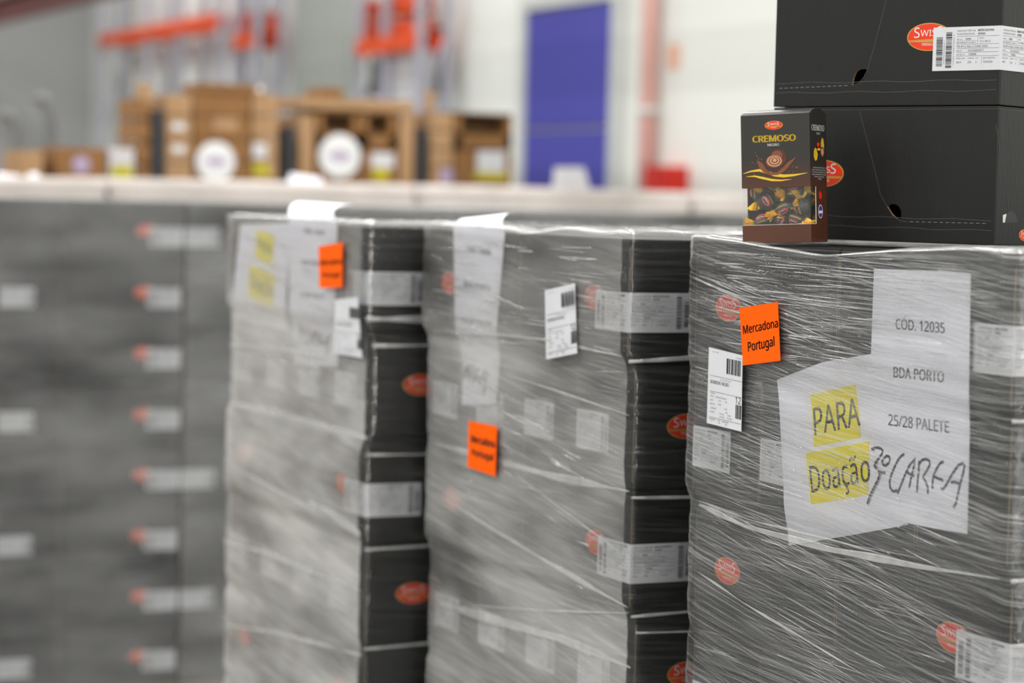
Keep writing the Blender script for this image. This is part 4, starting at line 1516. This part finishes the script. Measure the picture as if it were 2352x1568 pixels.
# hooded loads right behind them
MY = 8.47
for pi, (xa, xb) in enumerate(stacks):
    if pi == 0:
        xa2, xb2 = xa + 0.3, xb
    lab = ['pale hooded load behind the dark row at the picture edge', 'long pale hooded load behind the first dark stack', 'pale hooded load below the brown cartons', 'pale hooded load below the blue door', 'pale hooded load half behind the chocolate pack'][pi]
    t = thing('hooded_load', (xa, MY, 0), 0, lab, 'pallet load', 'pale hooded loads')
    zt = ZC + [0.035, 0.040, 0.046, 0.052, 0.050][pi]
    n1, n2 = 44, 24
    b = MB()
    vs = []
    ring = []
    w_, d_ = xb - xa - 0.012, 0.8
    per = []
    for i in range(n1): per.append((w_ * i / n1, 0.0))
    for i in range(n2): per.append((w_, d_ * i / n2))
    for i in range(n1): per.append((w_ * (1 - i / n1), d_))
    for i in range(n2): per.append((0.0, d_ * (1 - i / n2)))
    zs = [0.15, 0.8, 1.3, zt - 0.35, zt - 0.2, zt - 0.12, zt - 0.08, zt - 0.05, zt - 0.028, zt - 0.012, zt - 0.003]
    for z in zs:
        k_ = max(0, (z - (zt - 0.03)) / 0.03)
        for x, y in per:
            nn = noise.noise(Vector((x * 5 + pi * 9, y * 5, z * 9))) * 0.006
            cxm, cym = w_ / 2, d_ / 2
            ins = 0.012 * k_ * k_
            vs.append((x + (cxm - x) * ins * 2 + nn, y + (cym - y) * ins * 3 + nn, z + (0.006 * noise.noise(Vector((x * 12 + pi, y * 12, 4))) if z > zt - .1 else 0)))
    n = len(per)
    fs = [(j * n + i, j * n + (i + 1) % n, (j + 1) * n + (i + 1) % n, (j + 1) * n + i) for j in range(len(zs) - 1) for i in range(n)]
    vs.append((w_ / 2, d_ / 2, zt + 0.004))
    fs += [((len(zs) - 1) * n + i, (len(zs) - 1) * n + (i + 1) % n, len(vs) - 1) for i in range(n)]
    b.add(vs, fs, 0, True)
    b.build('plastic_hood', 'hood', t)
    b = MB(); b.box(0.0, w_, 0.0, d_, 0.0, 0.15); b.build('pallet_base', 'wood', t)


# loose papers sticking up from the hooded loads
def standing_paper(px, Y, lean, label, matn='sheet'):
    p = [hy(x, y, Y) for x, y in px]
    b = MB()
    zb = ZC + 0.035
    vs = []
    for i in range(7):
        t_ = i / 6
        for q in (p[0], p[1]):
            vs.append((q.x + (p[3 if q is p[0] else 2].x - q.x) * t_, q.y + lean * t_ * t_, zb + (p[3 if q is p[0] else 2].z - zb) * t_))
    fs = [(2 * i, 2 * i + 1, 2 * i + 3, 2 * i + 2) for i in range(6)]
    b.add(vs, fs, 0, True)
    b.add([(x, y + 0.0005, z) for x, y, z in vs], [tuple(reversed(f)) for f in fs], 0, True)
    return b.build('paper_notice', matn, None, label, 'paper')


standing_paper([(658, 450), (745, 450), (742, 408), (672, 398)], 8.56, 0.03, 'loose white paper standing up before the brown cartons')
standing_paper([(1266, 430), (1356, 430), (1346, 384), (1278, 384)], 8.62, 0.02, 'pale grey paper standing up before the blue door', 'bag')
standing_paper([(-6, 440), (48, 440), (42, 402), (-6, 396)], 8.55, 0.03, 'white paper standing up at the picture edge below the hooked tubes')
standing_paper([(62, 440), (92, 440), (88, 396), (70, 398)], 8.56, 0.03, 'narrow white paper standing up beside the hooked tubes')


# ---------------------------------------------------------------- brown cartons behind
DY = 9.62


def brown(rect, depth, label, kind='plain', Y=DY, matn='brown', extra=None, group='brown cartons behind the dark row'):
    a, c_ = hy(rect[0], rect[3], Y), hy(rect[2], rect[1], Y)
    x0, x1 = a.x + .002, c_.x - .002
    xm = (rect[0] + rect[2]) / 2
    z0, z1 = hy(xm, rect[3], Y).z, hy(xm, rect[1], Y).z - .002
    t = thing('brown_carton', ((x0 + x1) / 2, Y + depth / 2, z0), 0, label, 'box', group)
    w, h = (x1 - x0) / 2, z1 - z0
    d = depth / 2
    b = MB()
    if kind == 'open':                     # tray with a cut-out front
        b.box(-w, w, -d, d, 0, 0.006); b.box(-w, w, d - .006, d, 0, h)
        b.box(-w, -w + .03, -d, d, 0, h); b.box(w - .03, w, -d, d, 0, h); b.box(-w, w, -d, -d + .006, 0, h * .42); b.box(-w, w, -d, d, h - .008, h)
        b.build('body', matn, t)
        b = MB(); b.bbox(-w + .035, w - .035, -d + .08, d - .02, .006, h * .8, .006); b.build('inner_pack', 'brown_dark', t)
    else:
        b.bbox(-w, w, -d, d, 0, h - 0.003, 0.004)
        b.box(-w + .004, w - .004, -d + .003, -.002, h - .004, h); b.box(-w + .004, w - .004, .002, d - .003, h - .004, h)
        b.build('body', matn, t)
    for rr, mm, nm_, lb_ in (extra or []):
        if len(rr) == 3:
            p = hy(rr[0], rr[1], Y); q = hy(rr[0] + rr[2], rr[1], Y)
            b = MB(); r_ = (q - p).length
            b.ell((p.x - (x0 + x1) / 2, -d - 0.0005, p.z - z0), X_ * r_, Z_ * r_, -Y_, 0.002)
        else:
            p, q = hy(rr[0], rr[3], Y), hy(rr[2], rr[1], Y)
            b = MB(); b.box(p.x - (x0 + x1) / 2, q.x - (x0 + x1) / 2, -d - 0.002, -d, p.z - z0, q.z - z0)
        b.build(nm_, mm, t, lb_)
    return t


# tall boxes that carry them
def base_box(x0p, x1p, ytop, label):
    a, c_ = hy(x0p, ytop, DY), hy(x1p, ytop, DY)
    t = thing('pallet_box', ((a.x + c_.x) / 2, DY + 0.3, 0), 0, label, 'box', 'tall brown pallet boxes')
    w = (c_.x - a.x) / 2
    b = MB(); b.bbox(-w, w, -0.3, 0.3, 0.12, a.z - 0.002, 0.006); b.build('body', 'brown', t)
    b = MB()
    for xx in (-w, -0.05, w - 0.1):
        b.box(xx, xx + 0.1, -0.3, 0.3, 0, 0.12)
    b.build('skid', 'wood', t)


base_box(312, 646, 424, 'tall brown box below the highest group of brown cartons')
base_box(682, 958, 426, 'tall brown box below the middle group of brown cartons')
base_box(982, 1184, 431, 'tall brown box below the group of brown cartons beside the blue door')
base_box(-30, 312, 417, 'tall brown box below the low cartons by the hooked tubes')
rows = [(372, 423), (320, 370), (268, 318), (216, 266)]
for i, (ya, yb) in enumerate(rows):
    nm = ['bottom', 'second', 'third', 'top'][i]
    brown((316, ya + 8, 346, yb + 6), .3, 'narrow brown carton, %s row, outer end of the highest group' % nm, matn='brown')
    brown((380, ya, 442, yb), .3, 'pale tan carton end, %s row, highest group' % nm, matn='tan', extra=[((395, ya + 14, 425, ya + 30), 'paper', 'sticker', None)] if i in (1, 2) else None)
    ex = []
    if i == 0:
        ex = []
    if i == 1:
        ex = []
    if i == 2:
        ex = [((490, 270, 545, 300), 'tan', 'sticker', None)]
    brown((444, ya, 576, yb), .3, 'wide brown carton, %s row, highest group' % nm, extra=ex)
    ex = [((575 + 5, ya + 5, 575 + 45, ya + 30), 'lime', 'sticker', 'lime yellow print')] if i == 0 else ([((580, 330, 612, 362), 'paper', 'sticker', None)] if i == 1 else None)
    brown((578, ya, 640, yb), .3, 'tan carton, %s row, end of the highest group next to the gap' % nm, matn='tan', extra=ex)
brown((460, 192, 610, 214), .26, 'flat opened brown carton lying on the highest group', matn='brown', extra=[((597, 204, 7), 'disc', 'sticker', 'small round white spot painting a blurred highlight')])  # its white disc is painted in for a blurred highlight
brown((322, 190, 350, 234), .08, 'upright tan flap of carton at the outer end of the highest group', matn='tan')
brown((347, 252, 378, 422), .2, 'dark upright filler painting the shade in the gap of the highest group', matn='dark_plastic')  # dark block put in for the shade between cartons
# middle group
brown((686, 262, 724, 424), .3, 'upright tan carton, first of the middle group', matn='tan')
brown((726, 340, 828, 425), .3, 'brown carton behind the round white sign, middle group')
brown((726, 256, 828, 339), .3, 'open-fronted brown tray behind the top of the round white sign, middle group', 'open')
brown((830, 344, 912, 425), .3, 'brown carton with white and lime print, middle group', extra=[((852, 352, 905, 384), 'paper', 'sticker', None), ((856, 386, 892, 414), 'lime', 'sticker', 'lime yellow print')])
brown((830, 258, 912, 343), .3, 'open-fronted brown tray over the white and lime print', 'open')
brown((914, 262, 954, 424), .3, 'upright tan carton, last of the middle group', matn='tan')
brown((688, 226, 952, 254), .34, 'flat tan carton lid lying on the middle group', matn='tan')
brown((738, 200, 790, 224), .2, 'small tan carton on the lid of the middle group', matn='brown')
# group beside the blue door
for i, (ya, yb) in enumerate(((384, 429), (342, 383), (300, 341), (258, 299))):
    nm = ['bottom', 'second', 'third', 'top'][i]
    brown((988, ya, 1042, yb), .3, 'tan carton end, %s row, group beside the blue door' % nm, matn='tan', extra=[((1010, 388, 1040, 420), 'lilac', 'sticker', 'lilac print')] if i == 0 else None)
brown((1044, 258, 1178, 344), .3, 'open-fronted brown tray beside the blue door', 'open')
brown((1044, 345, 1178, 429), .3, 'brown carton with white and lime print beside the blue door', extra=[((1095, 348, 1160, 394), 'paper', 'sticker', None), ((1090, 396, 1165, 412), 'lime', 'sticker', 'lime yellow print')])
brown((984, 206, 1000, 256), .06, 'upright tan flap on the group beside the blue door', matn='tan')
brown((653, 290, 680, 422), .12, 'dark upright filler painting the shade between the first two groups', matn='dark_plastic')  # dark block added to stand for a shaded gap
brown((956, 290, 981, 424), .12, 'dark upright filler painting the shade before the blue door group', matn='dark_plastic')  # another gap whose shade is painted by a dark block
for cx_, cy_, r_, lb_ in ((495, 371, 44, 'round white sign hung on the highest group of brown cartons'), (780, 358, 47, 'round white sign hung on the middle group of brown cartons')):
    p, q = hy(cx_, cy_, DY - .008), hy(cx_ + r_, cy_, DY - .008)
    t = thing('round_sign', p, 0, lb_, 'sign', 'round white signs on the brown cartons')
    b = MB(); b.ell((0, 0, 0), X_ * (q - p).length, Z_ * (q - p).length, -Y_, 0.004); b.build('disc', 'disc', t)
    b = MB(); b.ell((0, -0.0045, 0), X_ * (q - p).length * .55, Z_ * (q - p).length * .2, -Y_, 0.0005); b.build('faint_print', 'lilac', t)
# low cartons at the far left
brown((128, 338, 246, 416), .3, 'low brown carton with a lilac round print by the hooked tubes', extra=[((186, 378, 20), 'lilac', 'round_print', 'round lilac print')])
brown((46, 345, 100, 415), .3, 'low pale carton between the hooked tubes', matn='tan')
brown((250, 340, 310, 416), .3, 'white carton with a lime yellow base beside the low brown carton', matn='bag', extra=[((256, 380, 304, 410), 'lime', 'sticker', 'lime yellow print')])


def hook(px, label):
    pts = [hy(x, y, DY + 0.75) for x, y in px]
    b = MB()
    pts2 = []
    for a, c_ in zip(pts[:-1], pts[1:]):
        for i in range(4):
            pts2.append(a + (c_ - a) * i / 4)
    pts2.append(Vector((pts[-1].x, pts[-1].y, 0.02)))
    t = thing('hooked_post', (0, 0, 0), 0, label, 'post', 'grey hooked tubes')
    b.tube(pts2, 0.026, 12); b.build('tube', 'tube', t)
    b = MB(); e = pts[-1]; b.ell((e.x, e.y, 0), X_ * 0.09, Y_ * 0.09, Z_, 0.02); b.build('foot_plate', 'tube', t)


hook([(2, 262), (18, 264), (30, 278), (37, 300), (40, 340), (39, 410)], 'grey hooked tube at the picture edge, the lower of two')
hook([(84, 226), (100, 226), (110, 242), (115, 270), (119, 320), (117, 412)], 'grey hooked tube next to the low brown carton, the taller of two')

# ---------------------------------------------------------------- racking along the wall
RX = 6.25


def rack(name_label, xs, beam_px, depth=0.2, group='pallet racking along the wall'):
    t = thing('pallet_rack', (0, 0, 0), 0, name_label, 'rack', group)
    ys = [hx(x, 200, RX).y for x in xs]
    ztop = 3.9
    for y in ys:
        for xx in (RX, RX + depth):
            b = MB(); b.box(xx - .025, xx + .025, y - .03, y + .03, 0.012, ztop); b.box(xx - .08, xx + .08, y - .07, y + .07, 0, 0.012)
            b.build('upright', 'steel', t)
        b = MB()
        for i in range(5):
            z0 = 0.4 + i * .65
            b.tube([(RX, y, z0), (RX + depth, y, z0 + .55)], 0.014, 6)
        b.build('bracing', 'steel', t)
    for (p, q) in beam_px:
        za = (hx(p[0], p[1], RX).z + hx(q[0], q[1], RX).z) / 2
        for xx in (RX, RX + depth):
            b = MB(); b.box(xx - .03, xx + .03, min(ys), max(ys), za - .055, za + .055); b.build('beam', 'rack_o', t)
    return t, ys


rk1, ys1 = rack('far pallet rack with a long orange beam before the back corner', [232, 340, 416, 506], [((400, 62), (420, 62))])
rk2, ys2 = rack('pallet rack carrying the smaller orange crates', [541, 588], [((590, 90), (600, 90))])
rk3, ys3 = rack('pallet rack carrying the large orange crates beside the grey pilaster', [824, 882, 962], [((920, 99), (925, 99))])


def crate(px, X, label, matn='rack_o', group='orange crates on the racks', dep=0.13):
    a, c_ = hx(px[0], px[3], X), hx(px[2], px[1], X)
    t = thing('crate', (X, (a.y + c_.y) / 2, a.z), 0, label, 'crate', group)
    w, h = abs(a.y - c_.y) / 2, c_.z - a.z
    b = MB()
    b.box(0, dep, -w, w, 0, .015)
    for s_ in (-1, 1):
        y = sorted((s_ * w, s_ * (w - .015)))
        b.box(0, dep, y[0], y[1], 0, h)
    b.box(0, .015, -w, w, 0, h); b.box(dep - .015, dep, -w, w, 0, h)
    b.build('body', matn, t)
    b = MB(); b.box(-.015, dep + .015, -w - .01, -w + .015, h - .03, h); b.box(-.015, dep + .015, w - .015, w + .01, h - .03, h); b.box(-.015, .015, -w, w, h - .03, h); b.box(dep - .015, dep + .015, -w, w, h - .03, h)
    b.build('rim', matn, t)


crate((550, 28, 578, 82), RX + .06, 'orange crate, farther one of the smaller pair on the rack')
crate((590, 25, 604, 84), RX + .06, 'orange crate, nearer one of the smaller pair on the rack')
crate((832, 48, 864, 92), RX + .06, 'orange crate, bottom of the stack beside the grey pilaster')
crate((832, -2, 864, 46), RX + .06, 'orange crate, upper of the stack beside the grey pilaster')
crate((888, 40, 956, 93), RX + .06, 'wide orange crate at the bottom, rack end by the white wall')
crate((888, -20, 956, 38), RX + .06, 'wide orange crate on another, rack end by the white wall')
# loads standing below the large crates
LXX = RX + .05
a, c_ = hx(838, 224, LXX), hx(955, 224, LXX)
z0 = a.z
t = thing('wrapped_load', (LXX, (a.y + c_.y) / 2, 0), 0, 'tall white wrapped load on the floor below the large orange crates', 'pallet load')
w = abs(a.y - c_.y) / 2
b = MB(); b.bbox(0, .2, -w, w, 0.0, z0, .03); b.build('wrapped_sacks', 'bag', t)
a, c_ = hx(893, 222, LXX), hx(953, 108, LXX)
t = thing('white_sack', (LXX, (a.y + c_.y) / 2, z0 + .002), 0, 'white sack standing below the wide orange crates', 'sack')
w, h = abs(a.y - c_.y) / 2, c_.z - z0 - .01
b = MB(); b.bbox(0, .17, -w, w, 0.0, h, .03); b.build('sack_body', 'bag', t)
b = MB(); b.box(.06, .1, -w * .8, w * .8, h - .005, h + .02); b.build('sack_seam', 'bag', t)
a, c_ = hx(846, 222, LXX), hx(862, 130, LXX)
t = thing('black_case', (LXX, (a.y + c_.y) / 2, z0 + .002), 0, 'black upright case below the orange crates beside the grey pilaster', 'case')
w, h = abs(a.y - c_.y) / 2, c_.z - z0
b = MB(); b.bbox(0, .1, -w, w, 0, h, .015); b.build('body', 'dark_plastic', t)
b = MB(); b.tube([(.02, 0, h), (.02, 0, h + .02), (.08, 0, h + .02), (.08, 0, h)], .006, 6); b.build('handle', 'dark_plastic', t)

# ---------------------------------------------------------------- things on the white wall
p = hx(1490, 200, WX - .06)
t = thing('wall_pipe', (p.x, p.y, 0), 0, 'faded red upright pipe on the white wall beside the blue door', 'pipe')
b = MB(); b.tube([(0, 0, 0.0), (0, 0, CEIL)], .052, 14); b.build('pipe', 'pink', t)
for z in (1.2, 2.3, 3.4, 4.5):
    b = MB(); b.tube([(0, 0, z), (0, 0, z + .04)], .060, 14); b.box(0, .06, -.03, .03, z, z + .04); b.build('bracket', 'frame', t)
a, c_ = hx(1478, 432, WX - .14), hx(1532, 380, WX - .14)
t = thing('hose_cabinet', (WX - .14, (a.y + c_.y) / 2, 1.25), 0, 'red hose cabinet at the foot of the faded red pipe', 'cabinet')
w, h = abs(a.y - c_.y) / 2, c_.z - 1.25
b = MB(); b.bbox(0, .14, -w, w, 0, h, .008); b.build('body', 'red_box', t)
b = MB(); b.bbox(-.008, 0, -w + .02, w - .02, .02, h - .02, .003); b.build('door', 'red_box', t)
a, c_ = hx(1530, 160, WX - .01), hx(1560, 100, WX - .01)
t = thing('wall_sign', (WX - .006, (a.y + c_.y) / 2, a.z), 0, 'small peach sign on the white wall above the red cabinet', 'sign')
w, h = abs(a.y - c_.y) / 2, c_.z - a.z
b = MB(); b.bbox(0, .005, -w, w, 0, h, .002); b.build('panel', 'peach', t)
